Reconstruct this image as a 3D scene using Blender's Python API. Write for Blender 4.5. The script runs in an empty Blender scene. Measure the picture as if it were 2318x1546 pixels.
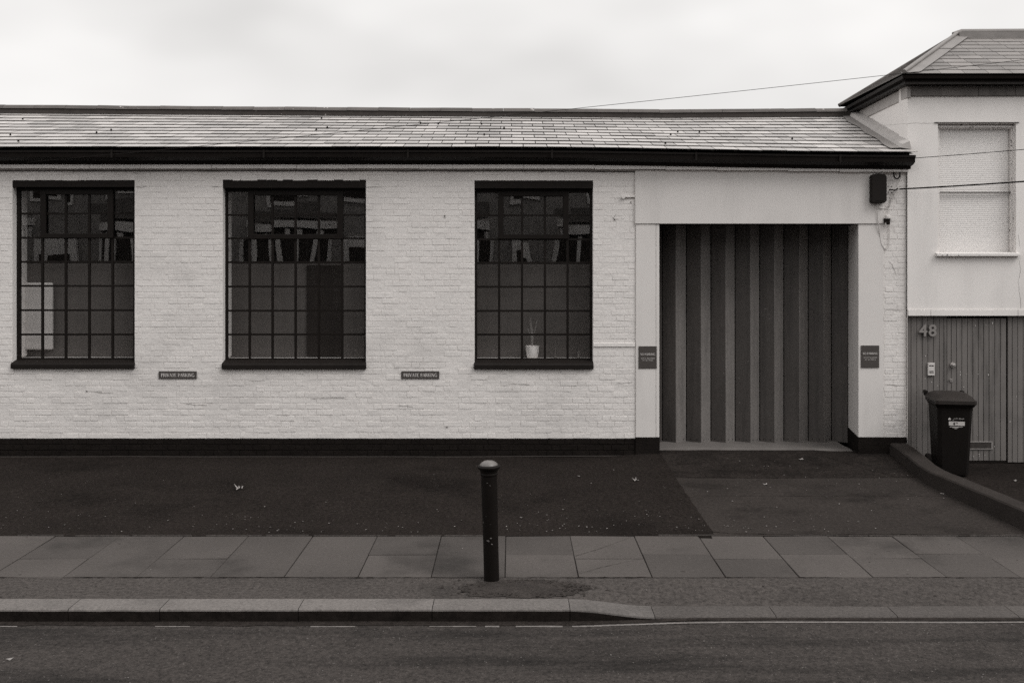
import bpy, bmesh, math, random
from mathutils import Vector, Matrix, noise
random.seed(7)
R = math.radians
sc = bpy.context.scene
COL = sc.collection

# ------------------------------------------------------------------ camera
F = 2253.6          # focal length in photo pixels (35 mm lens)
CX, HY = 1159.0, 575.0
CH = 2.63
cd = bpy.data.cameras.new('camera')
cd.sensor_width = 36; cd.lens = 35.0
cd.shift_y = -(773 - 575) / 2318.0
cd.clip_start = 0.1; cd.clip_end = 1200
cam = bpy.data.objects.new('camera', cd); COL.objects.link(cam)
cam.location = (0, 0, CH); cam.rotation_euler = (R(90), 0, 0)
sc.camera = cam

# ------------------------------------------------------------------ sky, sun, exposure
def tint(v):
    v = max(v, 0.002)
    r = 1 + min(0.26, 0.055 * (0.4 / v) ** 0.42)
    b = 1 - min(0.13, 0.036 * (0.4 / v) ** 0.32)
    return (v * r, v, v * b, 1)

w = bpy.data.worlds.new('World'); sc.world = w; w.use_nodes = True
nt = w.node_tree; nt.nodes.clear()
def N(tree, typ, **kw):
    n = tree.nodes.new(typ)
    for k, v in kw.items(): setattr(n, k, v)
    return n
out = N(nt, 'ShaderNodeOutputWorld'); bg = N(nt, 'ShaderNodeBackground'); bg.inputs['Strength'].default_value = 0.1
sky = N(nt, 'ShaderNodeTexSky', sky_type='NISHITA', sun_disc=False)
SUN_EL, SUN_AZ = 50, 126          # elevation; compass direction, clockwise from +Y
sky.sun_elevation = R(SUN_EL); sky.sun_rotation = R(SUN_AZ)
bw = N(nt, 'ShaderNodeRGBToBW'); nt.links.new(sky.outputs[0], bw.inputs[0])
tc = N(nt, 'ShaderNodeTexCoord'); sep = N(nt, 'ShaderNodeSeparateXYZ'); nt.links.new(tc.outputs['Generated'], sep.inputs[0])
def math_n(tree, op, a, b=None, clamp=False):
    n = N(tree, 'ShaderNodeMath', operation=op); n.use_clamp = clamp
    for i, x in enumerate((a, b)):
        if x is None: continue
        if isinstance(x, (int, float)): n.inputs[i].default_value = x
        else: tree.links.new(x, n.inputs[i])
    return n.outputs[0]
zc = math_n(nt, 'MAXIMUM', sep.outputs[2], 0.0)
grad = math_n(nt, 'ADD', math_n(nt, 'MULTIPLY', zc, 8.5), 7.85)     # overcast: zenith brighter than horizon
mp = N(nt, 'ShaderNodeMapping'); mp.inputs['Scale'].default_value = (1.0, 1.0, 2.2); mp.inputs['Location'].default_value = (1.9, 0.6, 0.9)
mp.inputs['Rotation'].default_value = (0, R(25), 0)
nt.links.new(tc.outputs['Generated'], mp.inputs[0])
nz = N(nt, 'ShaderNodeTexNoise'); nz.inputs['Scale'].default_value = 2.2; nz.inputs['Detail'].default_value = 3; nz.inputs['Roughness'].default_value = 0.52
nt.links.new(mp.outputs[0], nz.inputs[0])
cl = math_n(nt, 'ADD', math_n(nt, 'MULTIPLY', math_n(nt, 'SUBTRACT', nz.outputs[0], 0.5), 1.0), 0.97)
tot = math_n(nt, 'MULTIPLY', math_n(nt, 'ADD', grad, math_n(nt, 'MULTIPLY', bw.outputs[0], 0.04)), cl)
cc = N(nt, 'ShaderNodeCombineColor')
nt.links.new(math_n(nt, 'MULTIPLY', tot, 1.015), cc.inputs[0]); nt.links.new(tot, cc.inputs[1]); nt.links.new(math_n(nt, 'MULTIPLY', tot, 0.985), cc.inputs[2])
nt.links.new(cc.outputs[0], bg.inputs['Color']); nt.links.new(bg.outputs[0], out.inputs[0])

sd = bpy.data.lights.new('sun', 'SUN'); sd.energy = 1.6; sd.angle = R(34); sd.color = (1.0, 0.98, 0.955)
sun = bpy.data.objects.new('sun', sd); COL.objects.link(sun)
az, el = R(SUN_AZ), R(SUN_EL)
sv = Vector((math.sin(az) * math.cos(el), math.cos(az) * math.cos(el), math.sin(el)))
sun.rotation_euler = sv.to_track_quat('Z', 'Y').to_euler(); sun.location = (8, -10, 20)
vs = sc.view_settings
vs.view_transform = 'Standard'; vs.look = 'None'; vs.exposure = 0.0; vs.gamma = 1.0; vs.use_curve_mapping = False
sc.cycles.use_denoising = False; sc.cycles.sample_clamp_indirect = 4.0; sc.cycles.max_bounces = 8; sc.cycles.transparent_max_bounces = 12

# ------------------------------------------------------------------ helpers
def px(x, Y): return (x - CX) / F * Y
def pz(y, Y): return CH - (y - HY) / F * Y
YW = 12.70

def setp(o, label=None, cat=None, group=None, kind=None):
    if label: o['label'] = label
    if cat: o['category'] = cat
    if group: o['group'] = group
    if kind: o['kind'] = kind
    return o
def empty(name, loc=(0, 0, 0), parent=None, rz=0):
    o = bpy.data.objects.new(name, None); COL.objects.link(o); o.location = loc; o.rotation_euler = (0, 0, rz)
    if parent: o.parent = parent
    return o
class MB:
    def __init__(s): s.v = []; s.f = []
    def add(s, vs_, fs): b = len(s.v); s.v += [tuple(v) for v in vs_]; s.f += [tuple(b + i for i in f) for f in fs]
    def box(s, x0, x1, y0, y1, z0, z1):
        s.add([(x0, y0, z0), (x1, y0, z0), (x1, y1, z0), (x0, y1, z0), (x0, y0, z1), (x1, y0, z1), (x1, y1, z1), (x0, y1, z1)],
              [(0, 3, 2, 1), (4, 5, 6, 7), (0, 1, 5, 4), (1, 2, 6, 5), (2, 3, 7, 6), (3, 0, 4, 7)])
    def hexa(s, p):   # 8 points, bottom 4 then top 4
        s.add(p, [(0, 3, 2, 1), (4, 5, 6, 7), (0, 1, 5, 4), (1, 2, 6, 5), (2, 3, 7, 6), (3, 0, 4, 7)])
    def prism(s, prof, x0, x1, axis='x'):   # prof: list of (y,z) closed
        n = len(prof)
        if axis == 'x': a = [(x0, y, z) for y, z in prof] + [(x1, y, z) for y, z in prof]
        elif axis == 'y': a = [(x, x0, z) for x, z in prof] + [(x, x1, z) for x, z in prof]
        else: a = [(x, y, x0) for x, y in prof] + [(x, y, x1) for x, y in prof]
        s.add(a, [tuple(range(n))[::-1], tuple(range(n, 2 * n))] + [(i, (i + 1) % n, n + (i + 1) % n, n + i) for i in range(n)])
    def tube(s, pts, r, seg=8, cap=True):
        pts = [Vector(p) for p in pts]; n = len(pts); rs = r if isinstance(r, list) else [r] * n
        b = len(s.v); up = Vector((0.13, 0.21, 0.97))
        for i, p in enumerate(pts):
            d = (pts[min(i + 1, n - 1)] - pts[max(i - 1, 0)]).normalized()
            a = d.cross(up)
            if a.length < 1e-3: a = d.cross(Vector((1, 0, 0)))
            a.normalize(); c = d.cross(a).normalized()
            for k in range(seg):
                t = 2 * math.pi * k / seg
                s.v.append(tuple(p + (a * math.cos(t) + c * math.sin(t)) * rs[i]))
        for i in range(n - 1):
            for k in range(seg):
                s.f.append((b + i * seg + k, b + i * seg + (k + 1) % seg, b + (i + 1) * seg + (k + 1) % seg, b + (i + 1) * seg + k))
        if cap:
            s.f.append(tuple(b + k for k in range(seg))[::-1]); s.f.append(tuple(b + (n - 1) * seg + k for k in range(seg)))
    def lathe(s, prof, seg=28, c=(0, 0, 0)):   # prof (r,z) bottom to top
        b = len(s.v); n = len(prof)
        for r, z in prof:
            for k in range(seg):
                t = 2 * math.pi * k / seg
                s.v.append((c[0] + r * math.cos(t), c[1] + r * math.sin(t), c[2] + z))
        for i in range(n - 1):
            for k in range(seg):
                s.f.append((b + i * seg + k, b + i * seg + (k + 1) % seg, b + (i + 1) * seg + (k + 1) % seg, b + (i + 1) * seg + k))
        s.f.append(tuple(b + k for k in range(seg))[::-1]); s.f.append(tuple(b + (n - 1) * seg + k for k in range(seg)))
    def grid(s, xs, ys, fz):
        b = len(s.v); nx = len(xs)
        for y in ys:
            for x in xs: s.v.append((x, y, fz(x, y)))
        for j in range(len(ys) - 1):
            for i in range(nx - 1):
                a = b + j * nx + i; s.f.append((a, a + 1, a + nx + 1, a + nx))
    def mesh(s, name, mat, smooth=False):
        me = bpy.data.meshes.new(name); me.from_pydata(s.v, [], s.f); me.update()
        if len(s.f) > 1:
            bm = bmesh.new(); bm.from_mesh(me); bmesh.ops.recalc_face_normals(bm, faces=bm.faces); bm.to_mesh(me); bm.free()
        if mat: me.materials.append(mat)
        if smooth:
            for p in me.polygons: p.use_smooth = True
            try: me.set_sharp_from_angle(angle=R(38))
            except Exception: pass
        return me
    def build(s, name, mat, parent=None, smooth=False, bevel=0, kind=None, loc=None):
        o = bpy.data.objects.new(name, s.mesh(name, mat, smooth)); COL.objects.link(o)
        if parent: o.parent = parent
        if loc: o.location = loc
        if bevel:
            m = o.modifiers.new('bevel', 'BEVEL'); m.width = bevel; m.segments = 2; m.limit_method = 'ANGLE'; m.angle_limit = R(35)
        if kind: o['kind'] = kind
        return o
def link_mesh(name, me, parent, loc=(0, 0, 0), rot=(0, 0, 0), scale=None):
    o = bpy.data.objects.new(name, me); COL.objects.link(o); o.parent = parent; o.location = loc; o.rotation_euler = rot
    if scale: o.scale = scale
    return o
def frange(a, b, n): return [a + (b - a) * i / n for i in range(n + 1)]
def nz3(x, y, z=0.0): return noise.noise(Vector((x, y, z)))

# ------------------------------------------------------------------ materials
def mat(name, v, var=0.15, scale=4.0, rough=0.75, spec=0.3, bump=0.0, bscale=40.0, bdist=0.01, grain=0.0, gscale=120.0,
        rnd=0.0, stain=0.0, sscale=0.9, streak=None, flecks=None, bump2=None, metal=0.0, coat=0.0, wet=0.0):
    m = bpy.data.materials.new(name); m.use_nodes = True; t = m.node_tree; nb = t.nodes['Principled BSDF']
    geo = N(t, 'ShaderNodeNewGeometry'); pos = geo.outputs['Position']
    def noise_n(sc_, detail=4, rgh=0.55, vec=None, stretch=None):
        n = N(t, 'ShaderNodeTexNoise'); n.inputs['Scale'].default_value = sc_; n.inputs['Detail'].default_value = detail; n.inputs['Roughness'].default_value = rgh
        src = vec or pos
        if stretch:
            mm = N(t, 'ShaderNodeMapping'); mm.inputs['Scale'].default_value = stretch; t.links.new(src, mm.inputs[0]); src = mm.outputs[0]
        t.links.new(src, n.inputs[0]); return n.outputs[0]
    def sm(x, lo, hi):
        r = N(t, 'ShaderNodeMapRange'); r.inputs[1].default_value = lo; r.inputs[2].default_value = hi; r.interpolation_type = 'SMOOTHSTEP'
        t.links.new(x, r.inputs[0]); return r.outputs[0]
    fac = math_n(t, 'ADD', math_n(t, 'MULTIPLY', math_n(t, 'SUBTRACT', noise_n(scale), 0.5), 2.4 * var), 1.0)
    if grain: fac = math_n(t, 'MULTIPLY', fac, math_n(t, 'ADD', math_n(t, 'MULTIPLY', math_n(t, 'SUBTRACT', noise_n(gscale * 0.6, 5, 0.9), 0.5), 4.5 * grain), 1.0))
    if rnd:
        oi = N(t, 'ShaderNodeObjectInfo'); s_ = math_n(t, 'FRACT', math_n(t, 'ADD', oi.outputs['Random'], geo.outputs['Random Per Island']))
        fac = math_n(t, 'MULTIPLY', fac, math_n(t, 'ADD', math_n(t, 'MULTIPLY', math_n(t, 'SUBTRACT', s_, 0.5), 2 * rnd), 1.0))
    if stain: fac = math_n(t, 'MULTIPLY', fac, math_n(t, 'SUBTRACT', 1.0, math_n(t, 'MULTIPLY', sm(noise_n(sscale, 5, 0.6), 0.5, 0.72), stain)))
    if streak: # (amount, stretch)
        fac = math_n(t, 'MULTIPLY', fac, math_n(t, 'SUBTRACT', 1.0, math_n(t, 'MULTIPLY', sm(noise_n(1.0, 4, 0.6, stretch=streak[1]), 0.45, 0.75), streak[0])))
    a = N(t, 'ShaderNodeMix', data_type='RGBA', blend_type='MULTIPLY'); a.inputs[0].default_value = 1
    a.inputs[6].default_value = tint(v)
    cb = N(t, 'ShaderNodeCombineColor')
    for i in range(3): t.links.new(fac, cb.inputs[i])
    t.links.new(cb.outputs[0], a.inputs[7]); colr = a.outputs[2]
    if flecks: # (value, threshold, scale)
        fm = N(t, 'ShaderNodeMix', data_type='RGBA'); t.links.new(sm(noise_n(flecks[2], 2, 0.5), flecks[1], flecks[1] + 0.03), fm.inputs[0])
        t.links.new(colr, fm.inputs[6]); fm.inputs[7].default_value = tint(flecks[0]); colr = fm.outputs[2]
    t.links.new(colr, nb.inputs['Base Color'])
    nb.inputs['Roughness'].default_value = rough; nb.inputs['Specular IOR Level'].default_value = spec; nb.inputs['Metallic'].default_value = metal
    if coat: nb.inputs['Coat Weight'].default_value = coat
    if wet:
        rr = N(t, 'ShaderNodeMapRange'); t.links.new(noise_n(1.1, 4, 0.6), rr.inputs[0]); rr.inputs[1].default_value = 0.42; rr.inputs[2].default_value = 0.62
        rr.inputs[3].default_value = rough; rr.inputs[4].default_value = rough - wet; t.links.new(rr.outputs[0], nb.inputs['Roughness'])
    if bump:
        bn = N(t, 'ShaderNodeBump'); bn.inputs['Strength'].default_value = bump; bn.inputs['Distance'].default_value = bdist
        h = noise_n(bscale, 5, 0.6)
        if bump2: # (weight, stretch)
            h = math_n(t, 'ADD', h, math_n(t, 'MULTIPLY', noise_n(1.0, 3, 0.5, stretch=bump2[1]), bump2[0]))
        t.links.new(h, bn.inputs['Height']); t.links.new(bn.outputs[0], nb.inputs['Normal'])
    return m

M = {}
M['brick'] = mat('white_masonry_paint', 0.64, 0.05, 3, 0.8, 0.25, bump=0.5, bscale=30, bdist=0.010, bump2=(0.5, (5, 5, 26)), stain=0.12, sscale=1.3, rnd=0.02)
M['mortar'] = mat('painted_mortar', 0.62, 0.05, 3, 0.8, 0.25, bump=0.6, bscale=24, bdist=0.012, stain=0.10, sscale=1.3)
M['render'] = mat('smooth_white_render', 0.60, 0.03, 3, 0.85, 0.2, bump=0.25, bscale=90, bdist=0.003, stain=0.07, streak=(0.07, (5, 5, 0.7)))
M['render48'] = mat('cream_render', 0.70, 0.025, 2, 0.85, 0.2, bump=0.3, bscale=80, bdist=0.003, stain=0.06, sscale=0.7, streak=(0.07, (5, 5, 0.6)))
M['black'] = mat('black_gloss_paint', 0.009, 0.3, 6, 0.5, 0.12, bump=0.15, bscale=50, bdist=0.003)
M['blackmatt'] = mat('black_masonry_paint', 0.008, 0.4, 6, 0.85, 0.08, bump=0.9, bscale=40, bdist=0.01, bump2=(0.6, (5, 5, 26)))
M['lintel'] = mat('dark_lintel_paint', 0.009, 0.25, 8, 0.65, 0.12, bump=0.3, bscale=60, bdist=0.004)
M['steel'] = mat('window_steel_paint', 0.008, 0.25, 8, 0.45, 0.12)
M['slate'] = mat('roof_slate', 0.33, 0.14, 1.1, 0.5, 0.5, bump=0.35, bscale=30, bdist=0.004, rnd=0.24, grain=0.10, gscale=60, stain=0.28, sscale=0.55)
M['slate48'] = mat('grey_roof_slate', 0.17, 0.18, 2.0, 0.6, 0.35, bump=0.35, bscale=30, bdist=0.004, rnd=0.16, grain=0.1, gscale=50, stain=0.25, sscale=1.4)
M['ridge'] = mat('ridge_clay', 0.085, 0.25, 5, 0.75, 0.3, bump=0.4, bscale=30, bdist=0.006, rnd=0.2, flecks=(0.3, 0.70, 14))
M['bedding'] = mat('ridge_mortar', 0.035, 0.3, 9, 0.9, 0.2, bump=0.6, bscale=30, bdist=0.01, flecks=(0.22, 0.72, 16))
M['lead'] = mat('lead_sheet', 0.17, 0.22, 5, 0.55, 0.4, bump=0.4, bscale=12, bdist=0.01)
M['leadlight'] = mat('pale_mortar_fillet', 0.33, 0.2, 7, 0.8, 0.3, bump=0.5, bscale=20, bdist=0.01)
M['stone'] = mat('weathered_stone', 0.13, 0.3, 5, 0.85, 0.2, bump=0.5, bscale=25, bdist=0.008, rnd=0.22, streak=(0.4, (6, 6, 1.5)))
M['doorleaf'] = mat('weathered_door_leaf', 0.058, 0.18, 3, 0.6, 0.35, bump=0.2, bscale=30, bdist=0.004, streak=(0.3, (14, 14, 0.7)), grain=0.3, gscale=50, flecks=(0.22, 0.76, 18))  # darker copy for leaves turned from the sun, shade put into the tone
M['doorleaf2'] = mat('greyed_door_leaf', 0.16, 0.18, 3, 0.6, 0.3, bump=0.2, bscale=30, bdist=0.004, streak=(0.25, (14, 14, 0.7)), grain=0.3, gscale=50)  # lighter copy for leaves turned to the sun, light put into the tone
M['timber'] = mat('grey_painted_boards', 0.135, 0.12, 4, 0.65, 0.3, bump=0.25, bscale=20, bdist=0.003, bump2=(1.0, (60, 60, 3)), rnd=0.07, streak=(0.45, (9, 9, 1.0)), stain=0.3, sscale=1.3, flecks=(0.6, 0.765, 11))
M['timberdark'] = mat('board_backing', 0.006, 0.2, 4, 0.9, 0.05)
M['metalgrey'] = mat('brushed_metal', 0.42, 0.1, 8, 0.35, 0.5, metal=0.8)
M['zinc'] = mat('painted_number', 0.2, 0.1, 12, 0.45, 0.4)
M['plasticgrey'] = mat('pale_plastic', 0.5, 0.05, 8, 0.5, 0.4)
M['signgrey'] = mat('sign_slate_grey', 0.055, 0.08, 8, 0.45, 0.3)
M['signtext'] = mat('sign_white_print', 0.5, 0.02, 8, 0.5, 0.3)
M['white'] = mat('white_gloss', 0.74, 0.04, 6, 0.4, 0.4)
M['whiteframe'] = mat('white_window_paint', 0.66, 0.07, 9, 0.5, 0.35, flecks=(0.07, 0.66, 22))
M['blind'] = mat('blind_slat', 0.8, 0.02, 3, 0.5, 0.3)
M['cablewhite'] = mat('white_cable', 0.5, 0.08, 20, 0.5, 0.3)
M['cableblack'] = mat('black_cable', 0.008, 0.1, 20, 0.5, 0.1)
M['box'] = mat('dark_metal_box', 0.010, 0.15, 9, 0.55, 0.12, bump=0.15, bscale=60, bdist=0.002)
M['binblack'] = mat('black_bin_plastic', 0.006, 0.15, 7, 0.6, 0.12, bump=0.1, bscale=90, bdist=0.002)
M['binlid'] = mat('worn_lid_plastic', 0.020, 0.25, 9, 0.5, 0.2, bump=0.2, bscale=40, bdist=0.003)
M['rubber'] = mat('rubber', 0.012, 0.1, 7, 0.8, 0.2)
M['asphalt'] = mat('dark_forecourt_asphalt', 0.0135, 0.25, 1.6, 0.95, 0.04, bump=0.8, bscale=130, bdist=0.006, grain=0.9, gscale=48, stain=0.45, sscale=0.6, flecks=(0.05, 0.70, 45))
M['drive'] = mat('driveway_concrete', 0.026, 0.25, 1.2, 0.92, 0.06, bump=0.5, bscale=110, bdist=0.005, grain=0.6, gscale=50, stain=0.5, sscale=1.0)
M['apron'] = mat('rough_apron_concrete', 0.017, 0.45, 2.2, 0.92, 0.06, bump=0.9, bscale=50, bdist=0.012, grain=0.9, gscale=34, stain=0.35, sscale=1.5, streak=(0.3, (0.8, 4, 4)))
M['thresh'] = mat('worn_threshold_cement', 0.12, 0.25, 4, 0.85, 0.2, bump=0.5, bscale=40, bdist=0.008, grain=0.12, gscale=60)
M['slab'] = mat('paving_slab', 0.058, 0.26, 0.9, 0.85, 0.15, bump=0.35, bscale=140, bdist=0.003, grain=0.25, gscale=55, rnd=0.14, stain=0.45, sscale=0.8, flecks=(0.028, 0.715, 13))
M['joint'] = mat('paving_joint_sand', 0.022, 0.3, 8, 0.95, 0.1)
M['verge'] = mat('worn_pavement_asphalt', 0.049, 0.2, 1.5, 0.92, 0.12, bump=0.9, bscale=110, bdist=0.008, grain=0.8, gscale=45, stain=0.25, sscale=1.2, flecks=(0.012, 0.69, 32))
M['patch'] = mat('dark_asphalt_patch', 0.030, 0.45, 6, 0.92, 0.12, bump=1.0, bscale=60, bdist=0.012, grain=0.6, gscale=60)
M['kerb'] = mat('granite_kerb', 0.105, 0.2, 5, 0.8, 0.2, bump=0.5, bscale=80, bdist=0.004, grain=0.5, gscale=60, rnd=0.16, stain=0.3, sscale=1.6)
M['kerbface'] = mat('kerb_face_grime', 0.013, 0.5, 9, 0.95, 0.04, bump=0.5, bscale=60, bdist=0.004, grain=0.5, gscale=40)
M['kerbdark'] = mat('dropped_kerb_stone', 0.060, 0.18, 4, 0.85, 0.2, bump=0.5, bscale=80, bdist=0.004, grain=0.6, gscale=60, rnd=0.12, stain=0.3, sscale=2)
M['road'] = mat('road_asphalt', 0.034, 0.12, 0.8, 0.9, 0.15, bump=0.9, bscale=120, bdist=0.008, grain=0.95, gscale=55, stain=0.4, sscale=0.7, streak=(0.8, (0.3, 2.6, 1)), flecks=(0.13, 0.70, 60))
M['channel'] = mat('pale_channel_mortar', 0.13, 0.3, 9, 0.9, 0.2, bump=0.5, bscale=60, bdist=0.004, grain=0.3, gscale=60)
M['parapet'] = mat('concrete_upstand', 0.026, 0.3, 4, 0.9, 0.08, bump=0.7, bscale=40, bdist=0.01, grain=0.25, gscale=60, stain=0.3, sscale=2)
M['iron'] = mat('black_iron_paint', 0.006, 0.2, 9, 0.5, 0.08, bump=0.3, bscale=50, bdist=0.004, flecks=(0.10, 0.755, 24))
M['ironcap'] = mat('worn_iron_cap', 0.10, 0.4, 16, 0.4, 0.5, bump=0.3, bscale=40, bdist=0.003)
M['leaf'] = mat('dry_leaf', 0.20, 0.3, 20, 0.8, 0.2, bump=0.4, bscale=60, bdist=0.004, rnd=0.25)
M['litter'] = mat('pale_grit', 0.16, 0.3, 20, 0.9, 0.2, rnd=0.5)
M['interior'] = mat('interior_wall', 0.24, 0.3, 2, 0.9, 0.2)
M['reveal'] = mat('interior_white_reveal', 0.65, 0.05, 2, 0.85, 0.2)
M['screen'] = mat('obscured_screen', 0.10, 0.35, 0.9, 0.8, 0.1)
M['darkcloth'] = mat('dark_curtain', 0.028, 0.2, 2, 0.9, 0.1)
M['board'] = mat('pale_board', 0.5, 0.05, 2, 0.8, 0.2)
M['oldbrick'] = mat('house_brick', 0.2, 0.3, 3, 0.9, 0.2, grain=0.3, gscale=14)
M['stucco'] = mat('house_stucco', 0.5, 0.06, 3, 0.8, 0.2)
M['tile'] = mat('house_slate', 0.08, 0.2, 3, 0.7, 0.3)
M['terrain'] = mat('terrain_earth', 0.06, 0.2, 0.3, 0.95, 0.1)

def glass(name, refl, tintv=0.9):
    m = bpy.data.materials.new(name); m.use_nodes = True; t = m.node_tree; t.nodes.clear()
    o = N(t, 'ShaderNodeOutputMaterial'); mx = N(t, 'ShaderNodeMixShader'); tr = N(t, 'ShaderNodeBsdfTransparent'); gl = N(t, 'ShaderNodeBsdfGlossy')
    tr.inputs[0].default_value = (tintv, tintv, tintv, 1); gl.inputs['Roughness'].default_value = 0.012; gl.inputs[0].default_value = (1, 1, 1, 1)
    lw = N(t, 'ShaderNodeLayerWeight'); lw.inputs[0].default_value = 0.5
    f = math_n(t, 'ADD', math_n(t, 'MULTIPLY', math_n(t, 'POWER', lw.outputs['Facing'], 4.0), 0.8), refl, clamp=True)
    geo = N(t, 'ShaderNodeNewGeometry'); n = N(t, 'ShaderNodeTexNoise'); n.inputs['Scale'].default_value = 1.3; n.inputs['Detail'].default_value = 1
    t.links.new(geo.outputs['Position'], n.inputs[0]); b = N(t, 'ShaderNodeBump'); b.inputs['Strength'].default_value = 0.25; b.inputs['Distance'].default_value = 0.01
    t.links.new(n.outputs[0], b.inputs['Height']); t.links.new(b.outputs[0], gl.inputs['Normal'])
    t.links.new(f, mx.inputs[0]); t.links.new(tr.outputs[0], mx.inputs[1]); t.links.new(gl.outputs[0], mx.inputs[2]); t.links.new(mx.outputs[0], o.inputs[0])
    return m
M['glass'] = glass('old_window_glass', 0.15)
M['glasslow'] = glass('matt_lower_glass', 0.006, 0.92)
M['glass48'] = glass('window_glass', 0.05, 0.95)

# ------------------------------------------------------------------ ground levels
def sstep(a, b, x):
    t = max(0, min(1, (x - a) / (b - a))); return t * t * (3 - 2 * t)
def z_fore(x, y):                        # forecourt and driveway
    base = 0.045 * sstep(9.3, 12.6, y)
    ramp = 0.045 * sstep(11.5, 12.9, y) * sstep(0.9, 2.0, x)
    return base + ramp
def z_road(x, y): return -0.105 + 0.03 * sstep(0.3, 1.5, x) + 0.012 * (7.4 - y) / 4 * (1 if y > 3.4 else 1) if y > 3.4 else -0.093 + 0.03 * sstep(0.3, 1.5, x)
XD = 1.89

g = MB(); g.grid(frange(-300, 300, 12), frange(-200, 500, 14), lambda x, y: -0.35)
g.build('ground', M['terrain'], kind='structure')
g = MB(); g.grid(frange(-40, 40, 160), frange(-1.5, 7.392, 30), z_road)
g.build('road', M['road'], kind='structure')
g = MB(); g.grid(frange(-14, XD, 60), frange(9.29, 12.76, 90), lambda x, y: z_fore(x, y) + (0.008 if x > XD - 0.3 else 0.0))
for i, v in enumerate(g.v):
    if abs(v[0] - XD) < 1e-6: g.v[i] = (XD + 0.016 * nz3(v[1] * 5, 1.0) + 0.012 * nz3(v[1] * 17, 2.0) + 0.01, v[1], v[2] - 0.006)
g.build('forecourt', M['asphalt'], kind='structure')
g = MB(); g.grid(frange(XD - 0.08, 4.86, 16), frange(9.29, 11.55, 14), lambda x, y: z_fore(x, y) + 0.001)
g.build('driveway', M['drive'], kind='structure')
g = MB(); g.grid(frange(XD - 0.08, 4.95, 30), frange(11.555, 12.90, 22), lambda x, y: z_fore(x, y) + 0.001 + 0.004 * nz3(x * 3, y * 3) * sstep(XD, XD + 0.2, x))
g.build('driveway_apron', M['apron'], kind='structure')
g = MB(); g.grid(frange(4.84, 14, 30), frange(9.29, 12.9, 16), lambda x, y: -0.045 * sstep(9.3, 10.5, y))
g.build('side_forecourt', M['asphalt'], kind='structure')
# cement threshold below the folding door, sloping down to the apron
g = MB()
xs = frange(px(1492, 12.72), px(1937, 12.72), 30)
def th(x, y):
    k = (13.5 - y) / 0.6
    return 0.082 + 0.020 * k - 0.004 * nz3(x * 5, y * 5)
def thY(x): return 12.90 - 0.06 * nz3(x * 1.7, 3.3) - 0.10 * sstep(3.7, 4.2, x)
for i, x in enumerate(xs):
    y0 = thY(x)
    for j in range(9):
        y = 13.55 + (y0 - 13.55) * j / 8
        z = th(x, y) if j < 8 else z_fore(x, y) - 0.01
        z = max(z, z_fore(x, y) + 0.004) if j < 8 else z
        g.v.append((x, y, z))
for i in range(len(xs) - 1):
    for j in range(8): a = i * 9 + j; g.f.append((a, a + 9, a + 10, a + 1))
g.build('threshold', M['thresh'], kind='structure', smooth=True)

# pavement of slabs
g = MB(); g.grid([-14, 14], [8.095, 9.292], lambda x, y: -0.012)
pave = g.build('pavement', M['joint'], kind='structure')
cross = {269: 8.74, 415: 8.60, 561: None, 705: None, 850: 8.71, 997: None, 1145: 8.71, 1293: 8.60, 1438: 8.72, 1582: 8.59, 1730: 8.73, 1875: 8.61, 2020: 8.74, 2165: 8.61}
X0 = -0.058
for k in range(-15, 14):
    xa = X0 + 0.6 * k
    c = min(cross, key=lambda q: abs((q - 1159) / 243.0 - xa)); d = cross[c] if abs((c - 1159) / 243.0 - xa) < 0.2 else random.choice((8.72, 8.6, 8.5, 8.9))
    segs = [(8.10, 9.285)] if d is None else [(8.10, d - 0.003), (d + 0.003, 9.285)]
    for (a, b) in segs:
        j = 0.0025
        hz = [random.uniform(-0.0035, 0.0035) for _ in range(4)]
        m = MB(); jx0, jx1 = xa + 0.0035 + random.uniform(-j, j), xa + 0.5965 + random.uniform(-j, j)
        m.hexa([(jx0, a, -0.05), (jx1, a, -0.05), (jx1, b, -0.05), (jx0, b, -0.05), (jx0, a, hz[0]), (jx1, a, hz[1]), (jx1, b, hz[2]), (jx0, b, hz[3])])
        m.build('slab', M['slab'], pave, bevel=0.004)
m = MB(); m.add([(px(1583, 9.26), 9.215, 0.006), (px(1612, 9.22), 9.205, 0.006), (px(1609, 9.29), 9.292, 0.006), (px(1578, 9.29), 9.292, 0.006)], [(0, 1, 2, 3)]); m.build('asphalt_infill', M['asphalt'], pave)
M['crackdark'] = mat('dark_joint_dirt', 0.012, 0.3, 9, 0.95, 0.05)
def ground_crack(pts_, z, w0, name, parent, seed):
    m = MB(); Q = []
    for (a, b), (c, d) in zip(pts_[:-1], pts_[1:]):
        n = max(3, int(math.hypot(c - a, d - b) / 0.03)); Q += [(a + (c - a) * i / n, b + (d - b) * i / n) for i in range(n)]
    Q.append(pts_[-1])
    for i, (x, y) in enumerate(Q):
        c, d = Q[min(i + 1, len(Q) - 1)]; e_, f_ = Q[max(i - 1, 0)]; L = math.hypot(c - e_, d - f_) or 1
        nx, ny = -(d - f_) / L, (c - e_) / L; h = w0 * (0.35 + abs(nz3(i * 0.3, seed)) * 1.6); o_ = 0.010 * nz3(i * 0.21, seed + 4)
        zz = z(x, y) if callable(z) else z
        m.v += [(x + nx * (h + o_), y + ny * (h + o_), zz), (x - nx * (h - o_), y - ny * (h - o_), zz)]
    for i in range(len(Q) - 1): m.f.append((2 * i, 2 * i + 1, 2 * i + 3, 2 * i + 2))
    o = m.build(name, M['crackdark'], kind='stuff'); o.parent = parent
drv = bpy.data.objects['driveway']
ground_crack([(2.0, 11.55), (3.1, 11.53), (4.7, 11.56)], lambda x, y: z_fore(x, y) + 0.007, 0.010, 'driveway_joint', drv, 3)
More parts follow.
